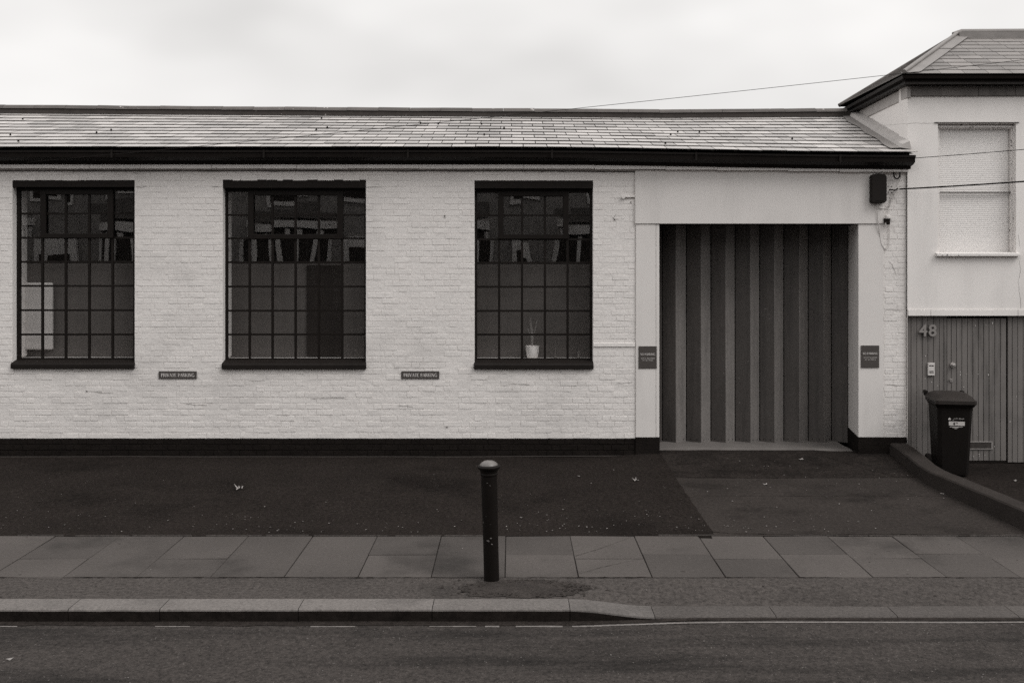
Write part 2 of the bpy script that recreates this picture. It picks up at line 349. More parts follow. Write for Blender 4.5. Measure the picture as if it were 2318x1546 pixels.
ground_crack([(2.05, 10.75), (3.4, 10.74), (4.75, 10.73)], lambda x, y: z_fore(x, y) + 0.006, 0.0035, 'driveway_joint', drv, 9)
ground_crack([(XD, 9.42), (2.1, 9.36), (2.6, 9.34), (4.6, 9.34)], lambda x, y: z_fore(x, y) + 0.006, 0.006, 'driveway_joint', drv, 5)
ground_crack([(3.95, 12.5), (4.2, 12.0), (4.5, 11.56)], lambda x, y: z_fore(x, y) + 0.009, 0.006, 'driveway_joint', drv, 15)
ground_crack([(1.12, 9.27), (0.85, 8.95), (0.55, 8.66)], 0.0055, 0.0022, 'slab_crack', pave, 7)
ground_crack([(1.12, 8.60), (0.75, 8.35), (0.5, 8.14)], 0.0055, 0.0018, 'slab_crack', pave, 8)
ground_crack([(-9, 8.098), (-3, 8.099), (3, 8.097), (9, 8.098)], 0.0045, 0.005, 'verge_joint', pave, 11)
# weathered edging between forecourt and slabs
m = MB()
x = -9.0
while x < 9:
    L = random.uniform(0.15, 0.7)
    if random.random() < 0.75: m.box(x, x + L, 9.283 + random.uniform(0, 0.006), 9.296 + random.uniform(0, 0.012), -0.01, 0.007 + random.uniform(0, 0.004))
    x += L + random.uniform(0.02, 0.15)
m.build('edging_strip', M['verge'], pave, kind='stuff')

def kz(x): return -0.055 * sstep(0.43, 1.06, x)      # kerb top along the street
def z_verge(x, y): return kz(x) * (1 - sstep(7.55, 8.05, y)) - 0.002 + 0.003 * nz3(x * 2, y * 4)
g = MB(); g.grid(frange(-14, 14, 220), frange(7.57, 8.097, 8), z_verge)
verge = g.build('pavement_verge', M['verge'], kind='structure')
g = MB()
cxp, cyp = 0.10, 7.83
ring = []
for i in range(120):
    t = 2 * math.pi * i / 120; r = 1 + 0.22 * nz3(math.cos(t) * 2, math.sin(t) * 2, 5) + 0.16 * nz3(math.cos(t) * 9, math.sin(t) * 9, 5)
    ring.append((cxp + 0.50 * r * math.cos(t), cyp + 0.215 * r * math.sin(t)))
g.v = [(x, y, z_verge(x, y) + 0.004) for x, y in ring] + [(cxp, cyp, 0.016)]
g.f = [(i, (i + 1) % 120, 120) for i in range(120)]
g.build('asphalt_patch', M['patch'], verge, smooth=True)

m = MB()
for _ in range(520):
    x, y = cxp + random.gauss(0, 0.26), cyp + random.gauss(0, 0.085)
    if not 7.61 < y < 8.09: continue
    q = random.uniform(0.004, 0.014); t0 = random.uniform(0, 6); z = z_verge(x, y) + 0.008
    m.add([(x + q * math.cos(t0 + k * 1.57), y + q * math.sin(t0 + k * 1.57), z + random.uniform(-0.002, 0.004)) for k in range(4)], [(0, 1, 2, 3)])
o = m.build('asphalt_crumbs', mat('dark_asphalt_crumb', 0.022, 0.5, 30, 0.9, 0.08), kind='stuff'); o.parent = verge
# kerb stones
kerb = empty('kerb', (0, 7.5, 0)); kerb['kind'] = 'structure'
kx = [(x - CX) / 302.0 for x in (-850, -560, -150, 165, 370, 680, 980)] + [0.43, 1.06] + [1.06 + 0.9 * i for i in range(1, 12)]
kx = [-9.0, -8.0, -7.0] + kx
for i in range(len(kx) - 1):
    a, b = kx[i] + 0.0025, kx[i + 1] - 0.0025
    jj = random.uniform(-0.004, 0.004); m = MB(); n = 6
    for q in range(n):
        x0, x1 = a + (b - a) * q / n, a + (b - a) * (q + 1) / n
        ya = 7.38 + jj + 0.004 * nz3(x0 * 6, 1)
        yb = 7.38 + jj + 0.004 * nz3(x1 * 6, 1)
        for (xx, yy) in ((x0, ya), (x1, yb)):
            wob = 0.0015 * nz3(xx * 25, 3.1) + (0.004 * max(0, nz3(xx * 7, 8.8)))
            m.v += [(xx, yy + 0.012, -0.16), (xx, yy, kz(xx) - 0.016 - wob), (xx, yy + 0.004, kz(xx) - 0.006 - wob), (xx, yy + 0.016, kz(xx) - wob * 0.5), (xx, 7.60, kz(xx))]
        b0 = len(m.v) - 10
        for k_ in range(4): m.f.append((b0 + k_, b0 + 5 + k_, b0 + 6 + k_, b0 + 1 + k_))
    m.f.append(tuple(range(5))); m.f.append(tuple(range(len(m.v) - 5, len(m.v))))
    bm_name = 'kerb_stone'
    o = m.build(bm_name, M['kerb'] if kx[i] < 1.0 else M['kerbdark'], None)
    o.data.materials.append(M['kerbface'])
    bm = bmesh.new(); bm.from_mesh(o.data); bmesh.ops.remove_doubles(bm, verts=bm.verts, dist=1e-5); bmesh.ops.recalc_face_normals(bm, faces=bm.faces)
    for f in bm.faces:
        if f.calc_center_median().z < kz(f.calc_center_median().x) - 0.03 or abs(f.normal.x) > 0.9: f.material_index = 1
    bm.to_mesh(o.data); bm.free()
    o.parent = kerb; o.location = (0, -7.5, 0)
m = MB(); x = -9.0
while x < 9:
    L = random.uniform(0.05, 0.35) if x < 0.4 else random.uniform(0.4, 1.2)
    keep = random.random() < (0.35 if x < -1.2 else 0.7) or x > 0.25
    if keep:
        n = max(1, int(L / 0.05)); y0 = 7.302
        for q in range(n):
            xa, xb = x + L * q / n, x + L * (q + 1) / n
            ym = y0 + 0.006 * nz3(xa * 3, 0.5); hw = (0.0015 if x < -0.4 else 0.005) + 0.004 * random.random()
            z = z_road(xa, ym) + 0.004
            m.add([(xa, ym - hw, z), (xb, ym - hw, z), (xb, ym + hw, z + 0.004), (xa, ym + hw, z + 0.004)], [(0, 1, 2, 3)])
    x += L + (random.uniform(0.02, 0.3) if x < 0.2 else 0.0)
m.build('road_channel_line', M['channel'], kind='structure')

m = MB(); xs = frange(-9, 9, 260)
for x in xs:
    wdt = (0.052 + 0.03 * nz3(x * 2.2, 4) + 0.02 * nz3(x * 9, 4)) * (1 - 0.55 * sstep(0.5, 1.5, x))
    m.v += [(x, 7.388, z_road(x, 7.388) + 0.012), (x, 7.38 - max(0.012, wdt), z_road(x, 7.33) + 0.0035)]
for i in range(len(xs) - 1): m.f.append((2 * i, 2 * i + 1, 2 * i + 3, 2 * i + 2))
m.build('gutter_silt', mat('wet_gutter_silt', 0.020, 0.5, 12, 0.9, 0.05, grain=0.6, gscale=80, bump=0.6, bscale=60), kind='structure')

# low concrete upstand between driveway and the doorway of number 48
cl = [(4.925, 12.69, 0.225, 0.225), (4.885, 12.1, 0.225, 0.205), (4.775, 11.35, 0.21, 0.19), (4.85, 10.65, 0.21, 0.19), (4.95, 9.7, 0.20, 0.19), (5.02, 9.0, 0.20, 0.19), (5.06, 8.4, 0.19, 0.18)]
pts = []
for i in range(len(cl) - 1):
    for q in range(5):
        t = q / 5; pts.append([cl[i][k] + (cl[i + 1][k] - cl[i][k]) * t for k in range(4)])
pts.append(list(cl[-1]))
for _ in range(2):
    pts = [pts[0]] + [[(pts[i - 1][k] + 2 * pts[i][k] + pts[i + 1][k]) / 4 for k in range(4)] for i in range(1, len(pts) - 1)] + [pts[-1]]
m = MB()
for (x, y, wd, zt) in pts:
    e = 0.004 * nz3(y * 4, 2)
    for dx, z in ((-wd / 2 - 0.01, -0.06), (-wd / 2, zt - 0.015), (-wd / 2 + 0.015, zt), (wd / 2 - 0.015, zt), (wd / 2, zt - 0.015), (wd / 2 + 0.01, -0.08)):
        m.v.append((x + dx + e, y, z + e))
n = len(pts)
for i in range(n - 1):
    for k in range(5): a = i * 6 + k; m.f.append((a, a + 1, a + 7, a + 6))
m.f.append(tuple(range(6))); m.f.append(tuple(range((n - 1) * 6, n * 6)))
o = m.build('concrete_upstand', M['parapet'], smooth=True)
setp(o, 'low bent concrete kerb wall running forward from the wall beside the wheelie bin', 'kerb wall')

# ------------------------------------------------------------------ workshop
W = empty('workshop_building', (0, YW, 0))
setp(W, 'long low white painted brick workshop with slate roof, steel windows and folding door', 'building')
def part(m, name, material, parent=W, **kw):
    o = m.build(name, material, None, **kw); o.parent = parent
    off = Vector((0, 0, 0)); p = parent
    while p is not None: off -= p.location; p = p.parent
    o.location = off if 'loc' not in kw or kw['loc'] is None else o.location + off
    return o

def cell_wall(m, xs, zs, holes, y0, y1):
    xs = sorted(set(xs)); zs = sorted(set(zs))
    def solid(i, j):
        if i < 0 or j < 0 or i >= len(xs) - 1 or j >= len(zs) - 1: return False
        cx_, cz_ = (xs[i] + xs[i + 1]) / 2, (zs[j] + zs[j + 1]) / 2
        return not any(a < cx_ < b and c < cz_ < d for a, b, c, d in holes)
    for i in range(len(xs) - 1):
        for j in range(len(zs) - 1):
            if not solid(i, j): continue
            a, b, c, d = xs[i], xs[i + 1], zs[j], zs[j + 1]
            m.add([(a, y0, c), (b, y0, c), (b, y0, d), (a, y0, d)], [(0, 1, 2, 3)])
            m.add([(a, y1, c), (b, y1, c), (b, y1, d), (a, y1, d)], [(3, 2, 1, 0)])
            if not solid(i - 1, j): m.add([(a, y0, c), (a, y1, c), (a, y1, d), (a, y0, d)], [(0, 3, 2, 1)])
            if not solid(i + 1, j): m.add([(b, y0, c), (b, y1, c), (b, y1, d), (b, y0, d)], [(0, 1, 2, 3)])
            if not solid(i, j - 1): m.add([(a, y0, c), (b, y0, c), (b, y1, c), (a, y1, c)], [(3, 2, 1, 0)])
            if not solid(i, j + 1): m.add([(a, y0, d), (b, y0, d), (b, y1, d), (a, y1, d)], [(0, 1, 2, 3)])

wins = [
    dict(x0=px(28.5, YW), x1=px(305, YW), zt=pz(408, YW), zb=pz(834, YW), cols=[46.5, 96, 149, 202, 254.7, 303], vent=(1, 4), g0=433, lint=424,
         rows=[484, 538.4, 593, 647.5, 702.4, 757.3], bot=810),
    dict(x0=px(504.5, YW), x1=px(828.5, YW), zt=pz(407, YW), zb=pz(835, YW), cols=[515.8, 565, 616.8, 669, 721.7, 774.5, 825.5], vent=(1, 5), g0=435, lint=426,
         rows=[487, 540, 594, 649, 703.6, 757.3], bot=811),
    dict(x0=px(1074, YW), x1=px(1342.5, YW), zt=pz(409, YW), zb=pz(835, YW), cols=[1080, 1129.8, 1181.7, 1233.5, 1284.8, 1335.4], vent=(1, 4), g0=437, lint=427,
         rows=[488, 542, 595, 649.5, 704, 757.5], bot=811),
]
DX0, DX1 = px(1492, YW), px(1940, YW)
DOORZ = (px(1438, YW), px(2000, YW))
WX0, WX1 = -10.0, px(2051, YW)
holes = [(w_['x0'], w_['x1'], w_['zb'] + 0.02, w_['zt'] - 0.02) for w_ in wins] + [(DX0 - 0.01, DX1 + 0.17, -1, pz(505, YW))]
core = MB()
cell_wall(core, [WX0, WX1] + [h[k] for h in holes for k in (0, 1)], [-0.2, 3.86] + [h[k] for h in holes for k in (2, 3) if h[k] > -0.5], holes, YW - 0.0014, YW + 0.35)
wall = part(core, 'brick_wall', M['mortar'])

BH = 0.0746
ZP = 0.28
def brick_geo(m, x0, x1, z0, z1, seed, amp, y=0.0, ox=0.0):
    """one painted brick: a lumpy front with worn edges, standing proud of the joints"""
    L = x1 - x0; nx = 4 if L > 0.16 else 2; nz_ = 2; c = min(0.004, L * 0.2)
    def q(x, z): return amp * nz3(x * 9 + seed, z * 22 + seed * 0.7, seed)
    xs = [x0 + c + (L - 2 * c) * i / nx for i in range(nx + 1)]; zs = [z0 + c + (z1 - z0 - 2 * c) * j / nz_ for j in range(nz_ + 1)]
    b = len(m.v)
    for j, z in enumerate(zs):
        for i, x in enumerate(xs):
            m.v.append((x + 0.0012 * nz3(x * 30, z * 30, seed), y - 0.0035 + q(x, z), z + (0.0018 * nz3(x * 18, z * 18, seed + 3))))
    for j in range(nz_):
        for i in range(nx):
            a = b + j * (nx + 1) + i; m.f.append((a, a + 1, a + nx + 2, a + nx + 1))
    # chamfered rim going back
    rim = [b + i for i in range(nx + 1)] + [b + j * (nx + 1) + nx for j in range(1, nz_ + 1)] + [b + nz_ * (nx + 1) + i for i in range(nx - 1, -1, -1)] + [b + j * (nx + 1) for j in range(nz_ - 1, 0, -1)]
    b2 = len(m.v)
    for r in rim:
        vx, vy, vz = m.v[r]
        m.v.append((min(max(vx + (vx - (x0 + x1) / 2) * 0.0, x0), x1) if not (abs(vx - xs[0]) < 0.004 or abs(vx - xs[-1]) < 0.004) else (x0 if abs(vx - xs[0]) < 0.004 else x1), y + 0.012,
                    vz if not (abs(vz - zs[0]) < 0.004 or abs(vz - zs[-1]) < 0.004) else (z0 if abs(vz - zs[0]) < 0.004 else z1)))
    n = len(rim)
    for i in range(n): m.f.append((rim[i], b2 + i, b2 + (i + 1) % n, rim[(i + 1) % n]))

def courses(z_start, nrows, x_from, x_to, blocked, zh=BH):
    out_ = []
    P_ = 0.3265
    for r in range(nrows):
        z0 = z_start + r * zh; zm = z0 + zh / 2
        x = x_from - P_ + (0.0 if r % 2 == 0 else 0.169) + random.uniform(-0.012, 0.012); k = 0
        while x < x_to:
            L = 0.215 if k % 2 == 0 else 0.1025
            iv = [(max(x, x_from), min(x + L, x_to))]
            for a, b, c, d in blocked:
                if c < zm < d:
                    nv = []
                    for p, q in iv:
                        if q <= a or p >= b: nv.append((p, q))
                        else:
                            if p < a: nv.append((p, a))
                            if q > b: nv.append((b, q))
                    iv = nv
            for p, q in iv:
                if q - p > 0.025: out_.append((p, q, z0, z0 + zh - 0.0085))
            x += L + 0.0045; k += 1
    return out_
blocked = [(w_['x0'], w_['x1'], w_['zb'], w_['zt']) for w_ in wins] + [(DOORZ[0], DOORZ[1], -1, 5)]
recess = (px(1343, YW), px(1438, YW), pz(796, YW), pz(785, YW))
blocked.append((recess[0], recess[1], recess[2] - 0.02, recess[3] + 0.02))
bl = courses(ZP, 46, WX0, WX1, blocked)
# individually built bricks: the full stretchers that show largest
protoS = []
for k in range(10):
    m = MB(); brick_geo(m, 0, 0.215, 0, BH - 0.0085, k * 3.1 + 1, 0.0028); protoS.append(m.mesh('brick', M['brick'], True))
cand = [b for b in bl if abs((b[1] - b[0]) - 0.215) < 1e-4 and b[0] > -6.6 and b[1] < 4.9]
cand.sort(key=lambda b: (b[2] > 1.16, abs(b[2] - 0.7), abs(b[0])))
chosen = set(id(b) for b in cand[:300])
rest = MB()
for b in bl:
    low = 1.0 if b[2] < 1.2 else 0.7
    if id(b) in chosen:
        o = link_mesh('brick', random.choice(protoS), wall, (b[0], YW + random.uniform(-0.0025, 0.0025), b[2] + random.uniform(-0.001, 0.001)))
        o.rotation_euler = (0, random.uniform(-0.006, 0.006), random.uniform(-0.008, 0.008))
        o.parent = wall; o.location = Vector(o.location)
    else:
        brick_geo(rest, b[0], b[1], b[2] + random.uniform(-0.001, 0.001), b[3], random.uniform(0, 90), 0.0028 * low, YW + random.uniform(-0.002, 0.002))
rb = rest.build('remaining_bricks', M['brick'], wall, smooth=True, kind='stuff')
m = MB(); m.box(recess[0], recess[1], YW - 0.001, YW + 0.01, recess[2] - 0.06, recess[2] + 0.01)
m.prism([(YW - 0.002, recess[2] + 0.01), (YW + 0.01, recess[3]), (YW + 0.01, recess[2])], recess[0], recess[1])
m.build('rendered_ledge', M['render'], wall)
m = MB(); m.box(recess[0], recess[1], YW - 0.014, YW + 0.01, recess[3], recess[3] + 0.05)
m.build('brick_ledge', M['brick'], wall, bevel=0.004)

def cracks(lst, y, name, material, parent, wpx=1.0):
    m = MB()
    for pl_ in lst:
        P2 = []
        for (a, b), (c, d) in zip(pl_[:-1], pl_[1:]):
            n = max(2, int(math.hypot(c - a, d - b) / 6))
            P2 += [(a + (c - a) * i / n, b + (d - b) * i / n) for i in range(n)]
        P2.append(pl_[-1]); b0 = len(m.v)
        for i, (a, b) in enumerate(P2):
            a += random.uniform(-0.8, 0.8); b += random.uniform(-0.8, 0.8); h = wpx * (0.25 + 0.35 * random.random()) * (1 if 0 < i < len(P2) - 1 else 0.3)
            c, d = P2[min(i + 1, len(P2) - 1)]; e_, f_ = P2[max(i - 1, 0)]; L = math.hypot(c - e_, d - f_) or 1; nx, nyy = -(d - f_) / L, (c - e_) / L
            m.v += [(px(a + nx * h, y), y, pz(b + nyy * h, y)), (px(a - nx * h, y), y, pz(b - nyy * h, y))]
        for i in range(len(P2) - 1): m.f.append((b0 + 2 * i, b0 + 2 * i + 1, b0 + 2 * i + 3, b0 + 2 * i + 2))
    o = m.build(name, material, None, kind='stuff'); o.parent = parent
    off = Vector((0, 0, 0)); p = parent
    while p is not None: off -= p.location; p = p.parent
    o.location = off; return o
M['crack'] = mat('crack_dirt', 0.22, 0.3, 9, 0.95, 0.1)
cracks([[(307, 423), (322, 424), (333, 421)], [(478, 422), (503, 423)], [(829, 424), (846, 423), (866, 425)], [(318, 395), (300, 391)], [(152, 392), (168, 392)], [(1006, 487), (1008, 494), (1003, 493)],
        [(1395, 486), (1389, 494), (1396, 505)], [(1381, 488), (1392, 497), (1404, 497)], [(1340, 566), (1347, 567)], [(1341, 617), (1350, 616)], [(1215, 392), (1240, 386), (1290, 392)],
        [(560, 862), (600, 861)], [(700, 902), (760, 900), (790, 903)], [(120, 840), (170, 841), (230, 838)], [(215, 888), (260, 890)], [(420, 915), (470, 918)],
        [(1150, 868), (1200, 871)], [(900, 918), (935, 920)], [(620, 938), (655, 941)], [(1405, 497), (1415, 493)], [(1395, 868), (1432, 866)], [(2010, 590), (2020, 600), (2030, 625)], [(2003, 700), (2040, 703)], [(2005, 870), (2035, 872)]], YW - 0.0075, 'hairline_cracks', M['crack'], wall)
m = MB()
for a, b in ((1007, 489), (1391, 497), (1428, 458), (197, 885), (1012, 966)): m.tube([(px(a, YW), YW + 0.005, pz(b, YW)), (px(a, YW), YW - 0.014, pz(b, YW))], 0.009, 7)
o = m.build('old_fixings', M['stone'], wall, kind='stuff')

# black plinth courses
pb = MB(); pb.box(WX0, DOORZ[0], YW - 0.0025, YW + 0.2, -0.2, ZP - 0.001)
plinth = part(pb, 'plinth', M['blackmatt'])
pl = courses(ZP - 5 * BH, 5, WX0, DOORZ[0], [])
m = MB()
for b in pl: brick_geo(m, b[0], b[1], b[2], b[3], random.uniform(0, 90), 0.003, YW - 0.004 + random.uniform(-0.0015, 0.0015))
m.build('plinth_bricks', M['blackmatt'], plinth, smooth=True, kind='stuff').location = (0, 0, 0)
m = MB(); x = WX0
while x < px(1400, YW):
    L = 0.12; zz = pz(1033.5, YW) + 0.006 * nz3(x * 0.7, 9) + 0.01 * sstep(-1, 1.5, x)
    m.add([(x, YW - 0.016, zz), (x + L, YW - 0.016, zz + 0.001), (x + L, YW - 0.012, zz + 0.009), (x, YW - 0.012, zz + 0.008)], [(0, 1, 2, 3)]); x += L
part(m, 'splash_line', mat('faded_splash_line', 0.035, 0.3, 6, 0.9, 0.2), plinth)

# corbelled band under the gutter, built in stretches
eav = empty('eaves_band'); eav.parent = W
x = WX0
def eave_drop(x): return -0.062 * sstep(-0.2, 5.0, x)      # the eaves sag slightly to the right
while x < WX1 - 0.01:
    L = min(random.choice((0.43, 0.65, 0.9)), WX1 - x)
    m = MB(); zt, zb = 3.763 + eave_drop(x), pz(382.0, 12.615) + (eave_drop(x) * 0.7) + random.uniform(-0.003, 0.003)
    m.box(x + 0.0015, x + L - 0.0015, YW - 0.085 + random.uniform(-0.002, 0.002), YW + 0.01, zb, zt)
    o = m.build('band_block', M['brick'], eav, bevel=0.004); o.location = (0, -YW, 0)
    x += L

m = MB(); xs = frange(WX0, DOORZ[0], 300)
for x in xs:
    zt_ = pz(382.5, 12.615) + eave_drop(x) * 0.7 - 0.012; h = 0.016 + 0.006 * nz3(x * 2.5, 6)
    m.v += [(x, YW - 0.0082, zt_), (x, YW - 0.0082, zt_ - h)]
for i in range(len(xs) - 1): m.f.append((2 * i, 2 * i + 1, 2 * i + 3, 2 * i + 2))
o = m.build('open_joint', M['stone'], eav, kind='stuff'); o.location = (0, -YW, 0)  # dark strip painted as the shadow under the projecting band
# gutter with fascia
def gut(y, z): return (y, z)
prof = [(12.69, 3.765), (12.60, 3.765), (12.585, 3.80), (12.52, 3.81), (12.46, 3.84), (12.45, 3.895), (12.435, 3.90), (12.435, 3.925), (12.46, 3.925), (12.475, 3.87), (12.56, 3.86), (12.60, 3.94), (12.69, 3.94)]
gxs = [WX0, -4, -0.2, 1, 2, 3, 4, 5.045]
m = MB(); npf = len(prof)
for x in gxs:
    for y, z in prof: m.v.append((x, y, z + eave_drop(x)))
for i in range(len(gxs) - 1):
    for k in range(npf): a = i * npf + k; b_ = i * npf + (k + 1) % npf; m.f.append((a, b_, b_ + npf, a + npf))
m.f.append(tuple(range(npf))); m.f.append(tuple(range((len(gxs) - 1) * npf, len(gxs) * npf)))
gt = part(m, 'gutter', M['black'])
for x in (-8.6, -6.8, -5.0, -3.1, -1.3, 0.5, 2.3, 4.1):
    m = MB(); d = eave_drop(x); m.box(x - 0.012, x + 0.012, 12.425, 12.45, 3.83 + d, 3.93 + d); m.box(x - 0.012, x + 0.012, 12.45, 12.6, 3.945 + d, 3.952 + d)
    m.build('gutter_bracket', M['black'], gt)

m = MB()
for a, b in zip(gxs[:-1], gxs[1:]):
    da, db = eave_drop(a), eave_drop(b); bb = min(b, 5.03)
    m.hexa([(a, 12.60, 3.93 + da), (bb, 12.60, 3.93 + db), (bb, 12.63, 3.93 + db), (a, 12.63, 3.93 + da), (a, 12.60, 3.995 + da), (bb, 12.60, 3.995 + db), (bb, 12.63, 3.995 + db), (a, 12.63, 3.995 + da)])
m.build('tilting_fillet', M['timberdark'], gt).location = (0, 0, 0)

# roof: slates laid in courses between the eaves and the ridge
RY = 15.05
def ridge_z(x):
    X_ = [-10, -7.7, -3.7, 0.27, 2.3, 5.3]; Z_ = [4.765, 4.745, 4.715, 4.690, 4.675, 4.695]
    for i in range(5):
        if x <= X_[i + 1]: return Z_[i] + (Z_[i + 1] - Z_[i]) * max(0, (x - X_[i])) / (X_[i + 1] - X_[i])
    return Z_[-1]
EY = 12.40
def eave_z(x): return 3.945 + eave_drop(x) * 1.05
def roof_pt(x, t):      # t 0 at eaves, 1 at ridge
    a, b = eave_z(x), ridge_z(x)
    return Vector((x, EY + (RY - EY) * t, a + (b - a) * t - 0.012 * math.sin(math.pi * t) * (0.5 + 0.5 * nz3(x * 0.35, t * 2))))
def side_x(y): return 5.035 + 0.07 * (y - 12.66)        # flank of number 48
m = MB(); xs = frange(WX0, 5.03, 30)
for x in xs:
    for t in (0.03, 0.5, 1.0): p = roof_pt(x, t); m.v.append((p.x if x < 5 else min(5.03, p.x), p.y, p.z - 0.02))
for i in range(len(xs) - 1):
    for k in range(2): a = i * 3 + k; m.f.append((a, a + 3, a + 4, a + 1))
m.add([(WX0, RY, ridge_z(-10) - 0.02), (5.2, RY, ridge_z(5) - 0.02), (5.3, 18.2, 3.6), (WX0, 18.2, 3.6)], [(0, 1, 2, 3)])
m.box(WX0, 5.3, 18.2, 18.4, -0.2, 3.6); m.box(WX0, WX0 + 0.02, 13.05, 18.2, -0.2, 3.6)
m.add([(WX0, 12.7, 3.8), (WX0, 18.2, 3.6), (WX0, RY, 4.74)], [(0, 1, 2)])
roof = part(m, 'roof', M['timberdark'])
NR = 11; slots = []
for r in range(NR):
    t0 = r / (NR - 0.15); t1 = (r + 1.12) / (NR - 0.15); t1 = min(t1, 1.03)
    wd = 0.2985; x = WX0 + (0 if r % 2 == 0 else wd / 2) + random.uniform(-0.01, 0.01)
    while x < 5.2:
        lim = side_x(EY + (RY - EY) * t0) - 0.10 + (0.14 if t0 < 0.12 else 0)
        x1 = min(x + wd - 0.011, lim)
        if x1 - x > 0.05: slots.append((r, x, x1, t0, t1))
        x += wd
slots.sort(key=lambda s_: (s_[1] < -6.9, s_[0]))
rest = MB()
def slate_geo(m, x, x1, t0, t1, loc=None):
    j = random.uniform(-0.004, 0.004); sk = random.uniform(-0.002, 0.002)
    th_ = 0.007; t0j = t0 + j * 0.35
    a, b = roof_pt(x, t0j), roof_pt(x1, t0j + sk * 0.35); c, d = roof_pt(x1, t1), roof_pt(x, t1)
    lift = 0.026 + random.uniform(-0.002, 0.003)
    if random.random() < 0.03: a.y -= 0.012; b.y -= 0.012; a.z -= 0.003; b.z -= 0.003
    p = [a + Vector((0, 0, lift - th_)), b + Vector((0, 0, lift - th_)), c + Vector((0, 0, 0.002)), d + Vector((0, 0, 0.002))]
    q = [v + Vector((0, -0.002, th_)) for v in p]
    if loc: p = [v - loc for v in p]; q = [v - loc for v in q]
    m.hexa(p + q)
for i, (r, x, x1, t0, t1) in enumerate(slots):
    if i < 300 and x > -6.9:
        lo = roof_pt(x, t0); m = MB(); slate_geo(m, x, x1, t0, t1, lo)
        o = m.build('slate', M['slate'], roof); o.location = lo
    else: slate_geo(rest, x, x1, t0, t1)
rest.build('remaining_slates', M['slate'], roof, kind='stuff')
# moss tufts and holes are left as small dark clumps on a few slates
m = MB()
for (a, b) in ((728, 271), (741, 294), (716, 300), (992, 283), (1090, 283), (1141, 294), (952, 281), (1096, 311), (1534, 299), (1583, 300), (1518, 306), (1506, 327), (1793, 314), (42, 327), (252, 302), (219, 308), (52, 277), (24, 314)):
    Y = EY + (RY - EY) * ((337 - b) / 78.0); p = roof_pt(px(a, Y), (Y - EY) / (RY - EY))
    m.lathe([(0.001, -0.01), (0.012, 0.0), (0.013, 0.014), (0.006, 0.026)], 7, (p.x, p.y - 0.005, p.z + 0.02))
m.build('moss_tufts', M['blackmatt'], roof, kind='stuff')
# ridge
rd = empty('ridge'); rd.parent = W
x = WX0; L = 0.47
while x < 5.0:
    xe = min(x + L, side_x(RY) - 0.02); m = MB(); pr = []
    for k in range(9):
        t = math.pi * k / 8; pr.append((0.085 * math.cos(t), 0.095 + 0.052 * math.sin(t)))
    pr += [(-0.100, 0.085), (-0.075, 0.085), (0.075, 0.085), (0.100, 0.085)]
    za, zb = ridge_z(x) + random.uniform(-0.004, 0.004), ridge_z(xe) + random.uniform(-0.003, 0.003)
    m.v = [(x + 0.002, RY - 0.01 + y, za + z - 0.01) for y, z in pr] + [(xe - 0.002, RY - 0.01 + y, zb + z - 0.01) for y, z in pr]
    n = len(pr); m.f = [tuple(range(n))[::-1], tuple(range(n, 2 * n))] + [(i, (i + 1) % n, n + (i + 1) % n, n + i) for i in range(n)]
    part(m, 'ridge_tile', M['ridge'], rd, smooth=True)
    x += L
m = MB(); xs = frange(WX0, side_x(RY) - 0.02, 60)
for x in xs:
    e = 0.004 * nz3(x * 3, 4)
    for y, z in ((RY - 0.105 + e, -0.005), (RY - 0.090 + e, 0.078), (RY + 0.09, 0.078)): m.v.append((x, y, ridge_z(x) + z + (e if z < 0 else 0)))
for i in range(len(xs) - 1):
    for k in range(2): a = i * 3 + k; m.f.append((a, a + 3, a + 4, a + 1))
part(m, 'ridge_bedding', M['bedding'], rd)
# lead flashing and mortar fillet where the roof meets number 48
m = MB(); m2 = MB(); ns = 14
for i in range(ns + 1):
    t = 0.06 + 0.93 * i / ns; y = EY + (RY - EY) * t; xw = side_x(y); wv = 0.006 * nz3(t * 7, 2)
    a = roof_pt(xw, t)
    m.v += [(xw - 0.25 - 0.02 * math.sin(i * 1.3), y, roof_pt(xw - 0.25, t).z + 0.036), (xw - 0.10, y, a.z + 0.042), (xw - 0.0, y, a.z + 0.05)]
    m2.v += [(xw - 0.125, y, a.z + 0.042), (xw - 0.10, y, a.z + 0.085 + wv), (xw - 0.01, y, a.z + 0.125 + wv), (xw + 0.01, y, a.z + 0.02)]
for i in range(ns):
    for k in range(2): a = i * 3 + k; m.f.append((a, a + 3, a + 4, a + 1))
    for k in range(3): a = i * 4 + k; m2.f.append((a, a + 4, a + 5, a + 1))
m2.f.append((0, 1, 2, 3))
part(m, 'lead_flashing', M['lead'], roof); part(m2, 'mortar_fillet', M['leadlight'], roof)

